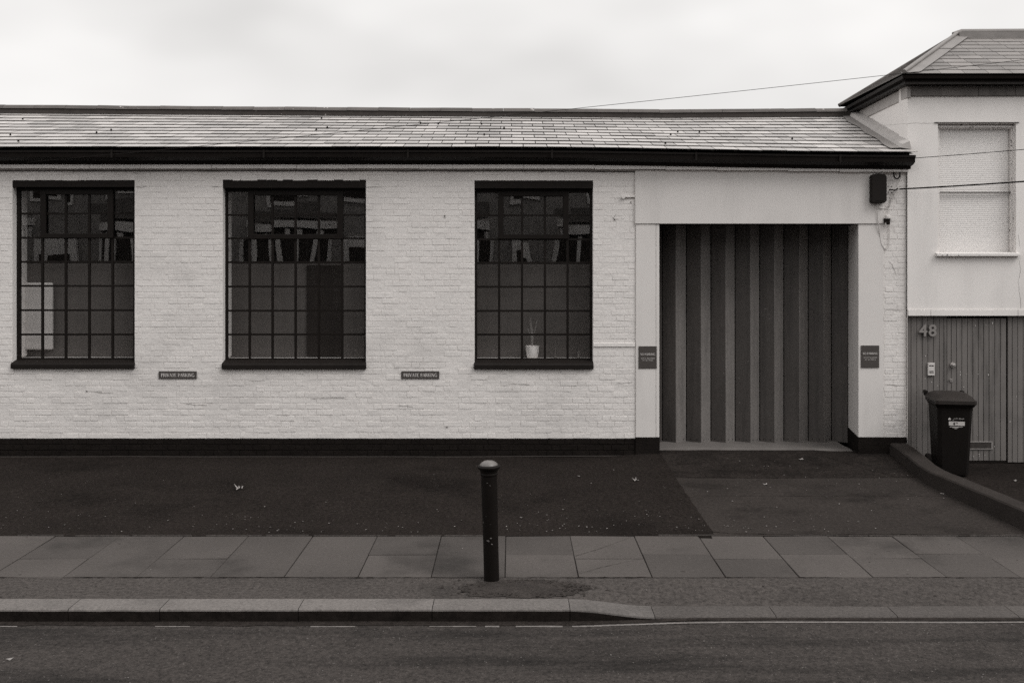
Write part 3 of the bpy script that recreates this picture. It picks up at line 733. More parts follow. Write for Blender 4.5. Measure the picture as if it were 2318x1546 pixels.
# steel windows
def beam(p, name, material, x0, x1, y0, y1, z0, z1, bevel=0.0):
    m = MB(); m.box(x0, x1, y0, y1, z0, z1); return part(m, name, material, p, bevel=bevel)
YF = 12.82
for wi, w_ in enumerate(wins):
    win = empty('window'); win.parent = W
    setp(win, ['left window, six bays... ', '', ''][0] and ['steel window of five pane columns with a pale cabinet inside', 'widest steel window, six pane columns', 'steel window with a white plant pot inside'][wi])
    x0, x1, zt, zb = w_['x0'], w_['x1'], w_['zt'], w_['zb']
    cx_ = [px(c, YF) for c in w_['cols']]; rz = [pz(w_['g0'], YF)] + [pz(r, YF) for r in w_['rows']] + [pz(w_['bot'], YF)]
    beam(win, 'lintel', M['lintel'], x0 + 0.001, x1 - 0.001, YW - 0.004, YW + 0.34, pz(w_['lint'], YW), zt, 0.003)
    fr = MB()
    zl = pz(w_['lint'], YW) - 0.001
    e = 0.003
    fr.box(x0 + e, cx_[0], YF - 0.02, YF + 0.03, rz[-1] - 0.03, zl); fr.box(cx_[-1], x1 - e, YF - 0.02, YF + 0.03, rz[-1] - 0.03, zl)
    fr.box(cx_[0], cx_[-1], YF - 0.02, YF + 0.03, rz[0], zl); fr.box(cx_[0], cx_[-1], YF - 0.02, YF + 0.03, rz[-1] - 0.03, rz[-1])
    part(fr, 'window_frame', M['steel'], win)
    for k in range(1, len(cx_) - 1): beam(win, 'glazing_bar', M['steel'], cx_[k] - 0.0145, cx_[k] + 0.0145, YF - 0.006, YF + 0.022, rz[-1], rz[0])
    for k in range(1, len(rz) - 1): beam(win, 'glazing_bar', M['steel'], cx_[0], cx_[-1], YF - 0.003, YF + 0.020, rz[k] - 0.0125, rz[k] + 0.0125)
    a, b = w_['vent']; vz = pz(534 if wi == 0 else 536, YF)
    v = MB(); A, B = cx_[a] + 0.022, cx_[b] - 0.022 if wi else cx_[b] - 0.018
    v.box(A - 0.036, A + 0.036, YF - 0.035, YF - 0.0035, vz - 0.03, rz[0] + 0.02); v.box(B - 0.036, B + 0.036, YF - 0.035, YF - 0.0035, vz - 0.03, rz[0] + 0.02)
    v.box(A + 0.036, B - 0.036, YF - 0.035, YF - 0.0035, rz[0] - 0.045, rz[0] + 0.02); v.box(A + 0.036, B - 0.036, YF - 0.035, YF - 0.0035, vz - 0.03, vz + 0.03)
    part(v, 'vent_frame', M['steel'], win, bevel=0.004)
    for i in range(len(cx_) - 1):
        for j in range(len(rz) - 1):
            m = MB(); q = 0.004; yy = YF + 0.008
            rx, ry = random.uniform(-0.0012, 0.0012), random.uniform(-0.0008, 0.0008)
            xa, xb, za, zc_ = cx_[i] - q, cx_[i + 1] + q, rz[j + 1] - q, rz[j] + q
            m.v = [(xa, yy - rx - ry, za), (xb, yy + rx - ry, za), (xb, yy + rx + ry, zc_), (xa, yy - rx + ry, zc_)]; m.f = [(0, 1, 2, 3)]
            part(m, 'pane', M['glass'] if j < 3 else M['glasslow'], win)
    s = MB(); zs_ = pz(811, YF) - 0.012
    s.prism([(YW + 0.12, zb), (YW - 0.045, zb), (YW - 0.045, zb + 0.052), (YW - 0.030, zb + 0.075), (YW + 0.09, zs_ - 0.004), (YW + 0.12, zs_ - 0.004)], x0 - 0.006, x1 + 0.004)
    part(s, 'window_sill', M['lintel'], win, bevel=0.006)
    # white inner reveal, inner sill and the obscured screen behind the lower panes
    rv = MB(); e = 0.0015
    rv.box(x0 + e, x0 + 0.01, YF + 0.035, YW + 0.36, zb + 0.13, zt - 0.12); rv.box(x1 - 0.01, x1 - e, YF + 0.035, YW + 0.36, zb + 0.13, zt - 0.12)
    rv.box(x0 + 0.01, x1 - 0.01, YF + 0.035, YW + 0.36, zb + 0.09, rz[-1] - 0.014)
    part(rv, 'inner_reveal', M['reveal'], win)
    zsc = pz(w_['rows'][2], YF) - 0.01
    beam(win, 'obscured_screen', M['screen'], x0 - 0.1, x1 + 0.1, YW + 0.37, YW + 0.38, zb + 0.1, zsc - 0.01)

# interior shell
m = MB(); m.box(-9.9, 1.45, 13.06, 18.1, 0.06, 3.72)
o = part(m, 'interior_shell', M['interior'])
bm = bmesh.new(); bm.from_mesh(o.data); bm.faces.ensure_lookup_table()
bmesh.ops.delete(bm, geom=[f for f in bm.faces if f.calc_center_median().y < 13.1], context='FACES'); bm.to_mesh(o.data); bm.free()

# door surround of smooth render
def surround():
    p = empty('door_surround'); p.parent = W
    zl = pz(507, YW - 0.03); zt = pz(385, YW - 0.03)
    m = MB(); m.box(px(1437.5, YW - 0.03), px(2000, YW - 0.03), YW - 0.036, YW + 0.06, zl, zt); part(m, 'lintel_panel', M['render'], p, bevel=0.006)
    m = MB(); m.box(DX0 - 0.02, px(1990, YW), YW + 0.061, YW + 0.88, zl + 0.006, zl + 0.3); part(m, 'soffit', M['blackmatt'], p)
    zp = pz(989, YW)
    m = MB(); m.box(px(1439, YW), px(1484, YW), YW - 0.022, YW + 0.1, zp, zl - 0.001); m.box(px(1484.6, YW), DX0, YW - 0.018, YW + 0.88, zp, zl - 0.001); part(m, 'pilaster', M['render'], p, bevel=0.003)
    m = MB(); m.prism([(DX1 + 0.01, YW - 0.02), (px(1999, YW), YW - 0.02), (px(1999, YW), YW + 0.1), (DX1 + 0.25, YW + 0.85), (DX1 + 0.15, YW + 0.85)], zp, zl - 0.001, 'z'); part(m, 'pilaster', M['render'], p, bevel=0.004)
    m = MB(); m.box(px(1438, YW), DX0 + 0.004, YW - 0.026, YW + 0.88, -0.1, zp - 0.001); part(m, 'pilaster_plinth', M['blackmatt'], p, bevel=0.005)
    m = MB(); m.prism([(DX1 + 0.006, YW - 0.027), (WX1, YW - 0.027), (WX1, YW + 0.1), (DX1 + 0.25, YW + 0.86), (DX1 + 0.142, YW + 0.86)], -0.1, zp - 0.001, 'z'); part(m, 'pilaster_plinth', M['blackmatt'], p, bevel=0.005)
    m = MB(); m.box(WX0, WX0 + 0.01, YW, YW + 0.01, 0, 0.01)
surround()

# folding door: zigzag leaves
fd = empty('folding_door'); fd.parent = W; fd['label'] = 'tall concertina door of zigzag vertical leaves'
edges = [1499.3, 1529.9, 1553.7, 1587, 1609, 1642.6, 1663.8, 1698.8, 1719.4, 1753, 1774, 1809.2, 1829.3, 1864.6, 1882, 1919.5]
YB, YFr = 13.50, 13.39
pts = []
for i, e in enumerate(edges):
    y = YFr if i % 2 == 1 else YB
    pts.append((px(e, y), y))
zt = 3.2
leaf_pts = [((px(1493.5, YFr)), YFr)] + pts
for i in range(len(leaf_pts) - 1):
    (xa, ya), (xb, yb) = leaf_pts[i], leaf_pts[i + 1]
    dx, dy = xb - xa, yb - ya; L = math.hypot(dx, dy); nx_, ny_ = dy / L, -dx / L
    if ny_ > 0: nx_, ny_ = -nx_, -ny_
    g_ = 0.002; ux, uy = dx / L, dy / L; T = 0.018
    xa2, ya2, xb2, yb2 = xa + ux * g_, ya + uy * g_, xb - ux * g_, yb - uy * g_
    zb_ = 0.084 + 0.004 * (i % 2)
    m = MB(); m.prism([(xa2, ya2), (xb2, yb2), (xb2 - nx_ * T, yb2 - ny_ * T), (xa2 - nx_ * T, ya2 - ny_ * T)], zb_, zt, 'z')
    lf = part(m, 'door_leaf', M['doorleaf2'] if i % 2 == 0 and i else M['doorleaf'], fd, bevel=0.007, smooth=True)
    if L > 0.1:
        m = MB()
        for s_ in (0.28, 0.72):
            cx_, cy_ = xa + dx * s_ + nx_ * 0.002, ya + dy * s_ + ny_ * 0.002
            a_ = (cx_ - ux * 0.005, cy_ - uy * 0.005); b_ = (cx_ + ux * 0.005, cy_ + uy * 0.005)
            m.add([(a_[0], a_[1], zb_ + 0.035), (b_[0], b_[1], zb_ + 0.035), (b_[0], b_[1], zb_ + 0.047), (a_[0], a_[1], zb_ + 0.047)], [(0, 1, 2, 3)])
        o = m.build('screw_heads', M['black'], lf)
m = MB(); m.box(DX0 - 0.2, DX1 + 0.5, 13.56, 13.58, 0.0, 3.3); part(m, 'door_backing', M['timberdark'], fd)

m = MB(); m.box(px(2051.2, YW), px(2054.3, YW) , YW - 0.012, YW + 0.2, pz(716, YW), pz(390, YW)); part(m, 'joint_gap', M['timberdark'], W)
# ------------------------------------------------------------------ rendered house number 48
H = empty('rendered_house', (5.04, 12.66, 0))
setp(H, 'pale rendered building with hipped slate roof and grey boarded front at number 48', 'building')
def hp(m, name, material, parent=H, **kw): return part(m, name, material, parent, **kw)
YH = 12.66; HX0 = px(2054.5, YH); HX1 = 9.5
z_low, z_band, z_top = pz(715, YH), pz(701, YH), pz(218, YH)
wx0, wx1, wzt, wzb = px(2123, YH), px(2300, YH), pz(280, YH), pz(577, YH)
m = MB()
cell_wall(m, [HX0, HX1, wx0, wx1], [z_band, 4.80, wzt, wzb], [(wx0, wx1, wzb, wzt)], YH, YH + 0.28)
m.add([(HX0, YH, 0), (HX0 + 0.19, 15.35, 0), (HX0 + 0.19, 15.35, 4.80), (HX0, YH, 4.80)], [(0, 1, 2, 3)])
m.add([(HX0 + 0.19, 15.35, 0), (HX1, 15.35, 0), (HX1, 15.35, 4.8), (HX0 + 0.19, 15.35, 4.80)], [(0, 1, 2, 3)])
m.add([(HX1, YH, 0), (HX1, 15.35, 0), (HX1, 15.35, 4.8), (HX1, YH, 4.80)], [(0, 1, 2, 3)])
fac_ = hp(m, 'front_wall', M['render48'])
x = HX0
for L in (px(2106, YH) - HX0, px(2303, YH) - px(2106, YH), 1.1, 1.1, 1.0):
    xe = min(x + L, HX1); m = MB(); m.box(x + 0.002, xe - 0.002, YH - 0.018, YH + 0.26, z_low, z_band - 0.003); hp(m, 'band_stone', M['render48'], fac_, bevel=0.004); x = xe
# stone string course, front and flank
x = HX0 + 0.032; zs0, zs1 = pz(218, YH - 0.03), pz(196, YH - 0.03)
for L in (px(2212, YH) - HX0 - 0.03, px(2296, YH) - px(2212, YH), 0.8, 0.8, 0.8):
    m = MB(); m.box(x + 0.002, x + L - 0.002, YH - 0.03, YH + 0.05, zs0 + random.uniform(-0.003, 0.003), zs1); hp(m, 'string_stone', M['stone'], fac_, bevel=0.006); x += L
y = YH - 0.030
for L in (1.2, 1.2):
    xa, xb = side_x(y) - 0.02, side_x(y + L) - 0.02; m = MB()
    m.hexa([(xa, y, zs0 - 0.02), (xa + 0.048, y, zs0 - 0.02), (xb + 0.048, y + L - 0.006, zs0 - 0.02), (xb, y + L - 0.006, zs0 - 0.02), (xa, y, zs1), (xa + 0.048, y, zs1), (xb + 0.048, y + L - 0.006, zs1), (xb, y + L - 0.006, zs1)])
    hp(m, 'string_stone', M['leadlight'], fac_, bevel=0.006); y += L
# eaves gutter and roof
ex, ey, ez = HX0 - 0.12, YH - 0.16, 4.866
prof = [(0.0, -0.105), (0.03, -0.095), (0.05, -0.05), (0.0, -0.035), (-0.015, 0.0), (0.06, 0.0), (0.12, -0.02), (0.15, -0.105)]
def gpt(a, b, corner):  # profile across, mitred
    return a, b
m = MB(); path = [((HX1, ey), (0, 1)), ((ex + 0.0, ey), (1, 1)), ((ex + 0.07 * 2.9, 15.5), (1, 0))]
for (p, d) in path:
    for u, z in prof: m.v.append((p[0] + u * d[0], p[1] + u * d[1], ez + z))
n = len(prof)
for i in range(2):
    for k in range(n): a = i * n + k; b_ = i * n + (k + 1) % n; m.f.append((a, b_, b_ + n, a + n))
m.f.append(tuple(range(n))); m.f.append(tuple(range(2 * n, 3 * n)))
hp(m, 'gutter', M['black'])
ax, ay, az_ = px(2168, 13.69), 13.69, pz(83, 13.69)      # hip apex
cx_, cy_, cz_ = ex + 0.01, ey + 0.01, ez + 0.015              # eave corner
bx_, by_ = ex + 0.10, 15.25
m = MB()
m.v = [(cx_, cy_, cz_), (HX1, cy_, cz_), (HX1, ay, az_), (ax, ay, az_), (bx_, by_, cz_), (HX1, by_, cz_)]
m.f = [(0, 1, 2, 3), (0, 3, 4), (3, 2, 5, 4)]
r48 = hp(m, 'roof', M['timberdark'])
A = Vector((ax, ay, az_)); Cc = Vector((cx_, cy_, cz_)); Bb = Vector((bx_, by_, cz_)); D_ = Vector((HX1, cy_, cz_))
# front slope slates
up = Vector((0, ay - cy_, az_ - cz_)); nrm = Vector((1, 0, 0)).cross(up).normalized(); rows = 11
for r in range(rows):
    t0, t1 = r / rows, min(1.0, (r + 1.15) / rows)
    xl0 = cx_ + (ax - cx_) * t0 + 0.02; xl1 = cx_ + (ax - cx_) * t1 + 0.02
    x = xl0 - (0.0 if r % 2 else 0.15)
    while x < 7.6:
        xa, xb = max(x, xl0), x + 0.294
        if xb - xa > 0.03:
            y0, z0 = cy_ + up.y * t0, cz_ + up.z * t0; y1, z1 = cy_ + up.y * t1, cz_ + up.z * t1
            j = random.uniform(-0.003, 0.003)
            p = [Vector((xa, y0 + j, z0)) + nrm * 0.012, Vector((xb, y0 + j, z0)) + nrm * 0.012, Vector((xb, y1, z1)) + nrm * 0.004, Vector((max(xa, min(xl1, xb - 0.01)), y1, z1)) + nrm * 0.004]
            q = [v + nrm * 0.008 for v in p]; m = MB(); m.hexa(p + q); hp(m, 'slate', M['slate48'], r48)
        x += 0.30
# flank slope slates: triangle corner - apex - back
dirr = (Bb - Cc); L_ = dirr.length; un = dirr.normalized()
base_mid = Cc + un * ((A - Cc).dot(un)); upv = A - base_mid; nf = un.cross(upv).normalized()
if nf.x > 0: nf = -nf
s_ap = (A - Cc).dot(un); rows = 11
for r in range(rows):
    t0, t1 = r / rows, min(0.999, (r + 1.1) / rows)
    sl, sr = s_ap * t0, L_ - (L_ - s_ap) * t0
    sl1, sr1 = s_ap * t1, L_ - (L_ - s_ap) * t1
    x = sl - (0.0 if r % 2 else 0.15)
    while x < sr:
        a, b = max(x, sl), min(x + 0.290, sr)
        if b - a > 0.03:
            a1, b1 = max(a, min(sl1, b - 0.01)), min(b, max(sr1, a + 0.01))
            p = [Cc + un * a + upv * t0 + nf * 0.016, Cc + un * b + upv * t0 + nf * 0.016, Cc + un * b1 + upv * t1 + nf * 0.004, Cc + un * a1 + upv * t1 + nf * 0.004]
            q = [v + nf * 0.009 for v in p]; m = MB(); m.hexa(p + q); hp(m, 'slate', M['slate48'], r48)
        x += 0.30
# hip lead: a flat strip and a roll, in two lengths
hv = (A - Cc)
for (a, b) in ((0.0, 0.62), (0.60, 1.0)):
    P0, P1 = Cc + hv * a, Cc + hv * b; lift = 0.030 if a == 0 else 0.036
    m = MB()
    wdt = Vector((0.19, 0, 0))
    m.v = [tuple(P0 + nrm * lift), tuple(P0 + wdt + nrm * lift), tuple(P1 + wdt + nrm * lift), tuple(P1 + nrm * lift), tuple(P0 + nf * lift - un * -0.05), tuple(P1 + nf * lift + un * 0.05)]
    m.f = [(0, 1, 2, 3), (0, 3, 5, 4)]
    hp(m, 'hip_lead', M['lead'], r48)
m = MB(); m.tube([Cc + nrm * 0.03 + Vector((0, 0, 0.01)), A + Vector((0, 0, 0.045))], 0.028, 10); hp(m, 'hip_roll', M['lead'], r48, smooth=True)
m = MB(); m.tube([A + Vector((-0.06, 0, 0.02)), A + Vector((0.05, 0, 0.06)), Vector((HX1, ay, az_ + 0.08))], 0.04, 10); m.box(ax - 0.02, HX1, ay - 0.11, ay + 0.1, az_ - 0.06, az_ + 0.035); hp(m, 'ridge_lead', M['lead'], r48, smooth=True)
m = MB(); m.tube([Bb + Vector((0, 0, 0.02)), A + Vector((0, 0, 0.03))], 0.03, 8); hp(m, 'hip_roll', M['stone'], r48, smooth=True)

# sash window with venetian blind
wn = empty('window'); wn.parent = H; wn.location = (0, 0, 0)
yf = YH + 0.075
m = MB()
X_ = lambda p_: px(p_, yf)
m.box(wx0 + 0.001, wx1 - 0.001, yf, yf + 0.06, pz(292, yf), wzt - 0.001); m.box(wx0 + 0.001, X_(2127), yf, yf + 0.06, wzb + 0.03, pz(292, yf))
m.box(X_(2289), wx1 - 0.001, yf, yf + 0.06, wzb + 0.03, pz(292, yf))
m.box(X_(2291.5), X_(2296.5), yf - 0.02, yf, wzb + 0.03, pz(290, yf)); m.box(wx0 + 0.02, X_(2297), yf - 0.02, yf, pz(290, yf), pz(285, yf))
hp(m, 'window_frame', M['whiteframe'], wn, bevel=0.004)
m = MB(); m.box(X_(2127), X_(2289), yf + 0.015, yf + 0.045, pz(437.3, yf), pz(434.2, yf)); hp(m, 'meeting_rail', mat('sash_rail_shadow_gap', 0.12, 0.1, 5, 0.6), wn)
for a, b in ((293, 434.2), (437.3, 572)):
    m = MB(); m.add([(X_(2127), yf + 0.03, pz(b, yf)), (X_(2289), yf + 0.03, pz(b, yf)), (X_(2289), yf + 0.03, pz(a, yf)), (X_(2127), yf + 0.03, pz(a, yf))], [(0, 1, 2, 3)]); hp(m, 'pane', M['glass48'], wn)
m = MB(); z = wzb + 0.02
while z < wzt - 0.04:
    yb_ = yf + 0.075; m.add([(wx0 + 0.004, yb_ - 0.0015, z), (wx1 - 0.01, yb_ - 0.0015, z), (wx1 - 0.01, yb_ + 0.001, z + 0.0253), (wx0 + 0.004, yb_ + 0.001, z + 0.0253)], [(0, 1, 2, 3)]); z += 0.0255
hp(m, 'venetian_blind', M['blind'], wn, kind='stuff')
m = MB(); m.prism([(YH - 0.06, wzb - 0.018), (YH - 0.06, wzb + 0.018), (YH + 0.08, wzb + 0.034), (YH + 0.08, wzb - 0.018)], px(2117, YH), px(2305.5, YH)); hp(m, 'window_sill', M['whiteframe'], wn, bevel=0.004)
m = MB(); m.box(px(2115, YH), px(2306, YH), YH - 0.016, YH + 0.004, wzt + 0.008, wzt + 0.016); hp(m, 'drip_strip', M['stone'], wn)
m = MB(); m.box(wx0 - 0.3, wx1 + 0.3, 13.3, 13.32, wzb - 0.2, wzt + 0.2); hp(m, 'room_wall', M['interior'], wn)

cracks([[(2307, 588), (2310, 610), (2305, 640), (2311, 690), (2309, 702)], [(1985, 285), (2060, 280), (2115, 279)], [(2309, 560), (2305, 530)]], YH - 0.001, 'hairline_cracks', M['crack'], fac_, 0.7)
# grey boarded front
cl_ = empty('timber_cladding'); cl_.parent = H
YB_ = 12.72
m = MB(); m.box(HX0, HX1, YB_ + 0.016, YB_ + 0.10, -0.1, z_low + 0.02); hp(m, 'board_backing', M['timberdark'], cl_)
ztp = pz(716, YB_) + 0.01
def boards(edges_, name, parent, z0, z1, y0, gap=0.0045):
    for a, b in zip(edges_[:-1], edges_[1:]):
        m = MB(); jt = random.uniform(-0.0015, 0.0015); m.box(px(a, YB_) + gap / 2 + 0.001, px(b, YB_) - gap / 2, y0 + jt, y0 + 0.017, z0, z1)
        hp(m, name, M['timber'], parent, bevel=0.002)
ed = [2054.5, 2062.3, 2075.1, 2087.9, 2100.2, 2113, 2126.4, 2136.5]
boards(ed, 'board', cl_, -0.03, ztp, YB_)
ed = [2291.5]
while ed[-1] < CX + HX1 / YB_ * F - 13: ed.append(ed[-1] + 12.3)
boards(ed, 'board', cl_, -0.03, ztp, YB_)
m = MB(); m.box(px(2136.8, YB_), px(2142.6, YB_), YB_ - 0.006, YB_ + 0.017, -0.03, ztp); hp(m, 'door_stile', M['timber'], cl_, bevel=0.003)
m = MB(); m.box(px(2281.5, YB_), px(2290.5, YB_), YB_ - 0.004, YB_ + 0.017, -0.03, ztp); hp(m, 'door_stile', M['timber'], cl_, bevel=0.003)
door = empty('door'); door.parent = H
ed = [2143.8, 2153.7, 2165.4, 2177.6, 2190.4, 2202.6, 2214.9, 2227, 2239.3, 2252, 2265, 2278.3]
boards(ed, 'board', door, pz(1042.5, YB_), pz(720.5, YB_), YB_ + 0.005, 0.0055)
m = MB(); kx_, kz_ = px(2156.5, YB_), pz(826, YB_)
m.tube([(kx_, YB_ + 0.005, kz_), (kx_, YB_ - 0.012, kz_)], 0.036, 20); m.tube([(kx_, YB_ - 0.012, kz_), (kx_, YB_ - 0.05, kz_), (kx_, YB_ - 0.06, kz_)], [0.014, 0.024, 0.016], 14)
hp(m, 'knob', M['metalgrey'], door, smooth=True)
m = MB(); lx, lz = px(2153, YB_), pz(861, YB_); m.tube([(lx, YB_ + 0.004, lz), (lx, YB_ - 0.008, lz)], 0.022, 14); m.box(lx - 0.026, lx + 0.014, YB_ - 0.02, YB_ - 0.008, lz + 0.006, lz + 0.016); hp(m, 'lock', M['metalgrey'], door)
lb0, lb1, lt, lbm = px(2186, YB_), px(2247, YB_), pz(999, YB_), pz(1017, YB_)
m = MB(); y_ = YB_ - 0.008
m.box(lb0, lb1, y_, YB_ + 0.006, lt - 0.012, lt); m.box(lb0, lb1, y_, YB_ + 0.006, lbm, lbm + 0.012); m.box(lb0, lb0 + 0.02, y_, YB_ + 0.006, lbm + 0.012, lt - 0.012); m.box(lb1 - 0.02, lb1, y_, YB_ + 0.006, lbm + 0.012, lt - 0.012)
lt_ = hp(m, 'letterbox', M['zinc'], door, bevel=0.002)
m = MB(); m.box(lb0 + 0.022, lb1 - 0.022, YB_ - 0.004, YB_ + 0.003, lbm + 0.014, lt - 0.014); hp(m, 'flap', mat('tarnished_flap', 0.06, 0.4, 20, 0.4, metal=0.5), lt_)
m = MB(); m.box(px(2143.8, YB_), px(2278.3, YB_), YB_ + 0.002, YB_ + 0.09, -0.06, pz(1043.8, YB_)); hp(m, 'door_step', M['blackmatt'], door)
# splashes of pale paint on the boards
m = MB()
for a, b, s_ in ((2207.7, 737, 1.2), (2246.5, 731, 2.0), (2232, 736.5, 0.8), (2094.5, 806, 1.3), (2109, 865, 1.3), (2122, 873, 1.3), (2173.4, 842, 1.3), (2173.6, 848, 1.2), (2188, 847, 0.9), (2213.7, 847, 0.8), (2237, 848.5, 1.7), (2181.5, 876, 1.2), (2094, 857, 1.2), (2203.5, 1033, 1.2), (2216.5, 1028, 1.3), (2216.5, 1032.5, 1.0), (2212.8, 984.7, 0.9), (2229, 1030, 0.9), (2251, 1010, 1.0), (2301, 897.5, 1.2)):
    x_, z_, r_ = px(a, YB_), pz(b, YB_), 0.0045 * s_; pts_ = []
    for k in range(7):
        t = 2 * math.pi * k / 7; pts_.append((x_ + r_ * math.cos(t) * random.uniform(0.5, 1.0), YB_ - 0.0035, z_ + r_ * 1.8 * math.sin(t) * random.uniform(0.6, 1.1)))
    m.add(pts_, [tuple(range(7))])
hp(m, 'paint_splashes', M['signtext'], cl_, kind='stuff')

# intercom and house number
m = MB(); x0, x1, z0, z1 = px(2099, YB_), px(2114, YB_), pz(849.5, YB_), pz(821, YB_)
m.box(x0, x1, YB_ - 0.028, YB_ - 0.002, z0, z1); ic = hp(m, 'intercom', M['plasticgrey'], H, bevel=0.003)
m = MB(); cx__ = (x0 + x1) / 2
m.box(x0 + 0.012, x1 - 0.012, YB_ - 0.0295, YB_ - 0.028, z1 - 0.042, z1 - 0.030)
for k in range(4): m.box(x0 + 0.015, x1 - 0.015, YB_ - 0.0292, YB_ - 0.028, z0 + 0.03 + 0.009 * k, z0 + 0.034 + 0.009 * k)
hp(m, 'speaker_grille', M['box'], ic)

def text_mesh(body, size, depth, mat_, name, parent, center, yplane, bold=0.0, spacing=1.0):
    cu = bpy.data.curves.new('text_tmp', 'FONT'); cu.body = body; cu.size = size; cu.extrude = depth / 2; cu.offset = bold; cu.align_x = 'CENTER'; cu.align_y = 'CENTER'; cu.space_character = spacing
    ob = bpy.data.objects.new('text_tmp', cu); COL.objects.link(ob)
    dg = bpy.context.evaluated_depsgraph_get(); me = bpy.data.meshes.new_from_object(ob.evaluated_get(dg)); bpy.data.objects.remove(ob)
    me.transform(Matrix.Rotation(R(90), 4, 'X')); me.materials.clear(); me.materials.append(mat_)
    o = bpy.data.objects.new(name, me); COL.objects.link(o); o.parent = parent
    off = Vector((0, 0, 0)); p = parent
    while p is not None: off -= p.location; p = p.parent
    o.location = Vector((center[0], yplane, center[1])) + off
    return o
for ch, xx in (('4', 2087.5), ('8', 2108.5)):
    text_mesh(ch, 0.205, 0.02, M['zinc'], 'house_number', H, (px(xx, YB_), pz(749, YB_)), YB_ - 0.030, 0.0045)

# ------------------------------------------------------------------ signs with serif capitals
def glyph(ch):
    T, t = 0.17, 0.07     # thick, thin strokes; strokes: (points, width)
    def arc(cx, cy, rx, ry, a0, a1, n=10): return [(cx + rx * math.cos(R(a0 + (a1 - a0) * i / n)), cy + ry * math.sin(R(a0 + (a1 - a0) * i / n))) for i in range(n + 1)]
    V = lambda x: ([(x, 0), (x, 1)], T)
    S = lambda x, y, h=0.13: ([(x - h, y), (x + h, y)], t)
    G_ = {
     'P': (0.62, [V(.15), S(.15, .03), S(.1, .97), ([(.15, .96), (.3, .96)] + arc(.3, .72, .24, .24, 90, -90) + [(.15, .48)], .1)]),
     'R': (0.70, [V(.15), S(.15, .03), S(.1, .97), ([(.15, .96), (.3, .96)] + arc(.3, .74, .23, .22, 90, -90) + [(.15, .52)], .1), ([(.34, .52), (.66, .03)], .14), S(.66, .03, .1)]),
     'I': (0.36, [V(.18), S(.18, .03), S(.18, .97)]),
     'V': (0.74, [([(.08, 1), (.38, 0)], T), ([(.38, 0), (.66, 1)], t), S(.08, .97), S(.66, .97, .1)]),
     'A': (0.76, [([(.08, 0), (.38, 1)], t), ([(.36, 1), (.68, 0)], T), ([(.2, .34), (.56, .34)], t), S(.08, .03, .1), S(.68, .03)]),
     'T': (0.68, [V(.34), S(.34, .03), ([(.04, .96), (.64, .96)], t), ([(.05, .82), (.05, .97)], t), ([(.63, .82), (.63, .97)], t)]),
     'E': (0.62, [V(.15), ([(.06, .96), (.54, .96)], t), ([(.06, .03), (.57, .03)], t), ([(.15, .5), (.44, .5)], t), ([(.54, .82), (.54, .97)], t), ([(.57, .03), (.57, .2)], t)]),
     'K': (0.76, [V(.15), S(.15, .03), S(.15, .97), ([(.2, .46), (.6, .97)], t), ([(.32, .56), (.66, .03)], .15), S(.6, .97, .1), S(.68, .03, .1)]),
     'N': (0.80, [([(.15, 0), (.15, 1)], t), ([(.12, 1), (.64, 0)], T), ([(.65, 0), (.65, 1)], t), S(.15, .03, .1), S(.1, .97, .08), S(.65, .97, .1)]),
     'G': (0.78, [(arc(.42, .5, .34, .48, 50, 330, 16), .13), ([(.68, .05), (.68, .42)], .13), S(.68, .42, .1)]),
     'O': (0.82, [(arc(.41, .5, .33, .48, 0, 360, 20), .12)]),
     'Q': (0.82, [(arc(.41, .5, .33, .48, 0, 360, 20), .12), ([(.4, .1), (.72, -.14)], .1)]),
     'C': (0.72, [(arc(.42, .5, .34, .48, 50, 310, 16), .12), ([(.64, .75), (.64, .93)], t)]),
     'S': (0.56, [(arc(.28, .74, .19, .22, 40, 250, 10) + arc(.28, .26, .20, .23, 80, -140, 10), .12)]),
     'U': (0.76, [([(.15, 1), (.15, .3)] + arc(.39, .3, .24, .28, 180, 360, 10) + [(.63, 1)], .11), S(.15, .97), S(.63, .97, .1)]),
     'D': (0.78, [V(.15), ([(.06, .96), (.35, .96)] + arc(.35, .5, .34, .46, 90, -90, 12) + [(.06, .04)], .1)]),
     'L': (0.58, [V(.15), S(.15, .97), ([(.06, .03), (.52, .03)], t), ([(.52, .03), (.52, .22)], t)]),
     'M': (0.94, [([(.14, 0), (.14, 1)], t), ([(.14, 1), (.46, .1)], T), ([(.46, .1), (.76, 1)], t), ([(.78, 0), (.78, 1)], T), S(.14, .03, .1), S(.78, .03)]),
    }
    return G_.get(ch, (0.38, []))
def lettering(text, x0, x1, zb, h, y, parent, bold=1.0):
    ws = [glyph(c)[0] for c in text]; tot_ = sum(ws); sx = (x1 - x0) / tot_
    m = MB(); x = x0
    for c, wc in zip(text, ws):
        for pts_, wd in glyph(c)[1]:
            P2 = [Vector((x + p[0] * sx, zb + p[1] * h)) for p in pts_]; hw = wd * bold * h * 0.55
            L_, R_ = [], []
            for i, p in enumerate(P2):
                d = (P2[min(i + 1, len(P2) - 1)] - P2[max(i - 1, 0)])
                if d.length < 1e-6: d = Vector((1, 0))
                d.normalize(); nrm2 = Vector((-d.y, d.x)); L_.append(p + nrm2 * hw); R_.append(p - nrm2 * hw)
            b0 = len(m.v)
            for a, b in zip(L_, R_): m.v += [(a.x, y - 0.0004 * random.random(), a.y), (b.x, y - 0.0004 * random.random(), b.y)]
            for i in range(len(P2) - 1): m.f.append((b0 + 2 * i, b0 + 2 * i + 1, b0 + 2 * i + 3, b0 + 2 * i + 2))
        x += wc * sx
    return part(m, 'lettering', M['signtext'], parent)
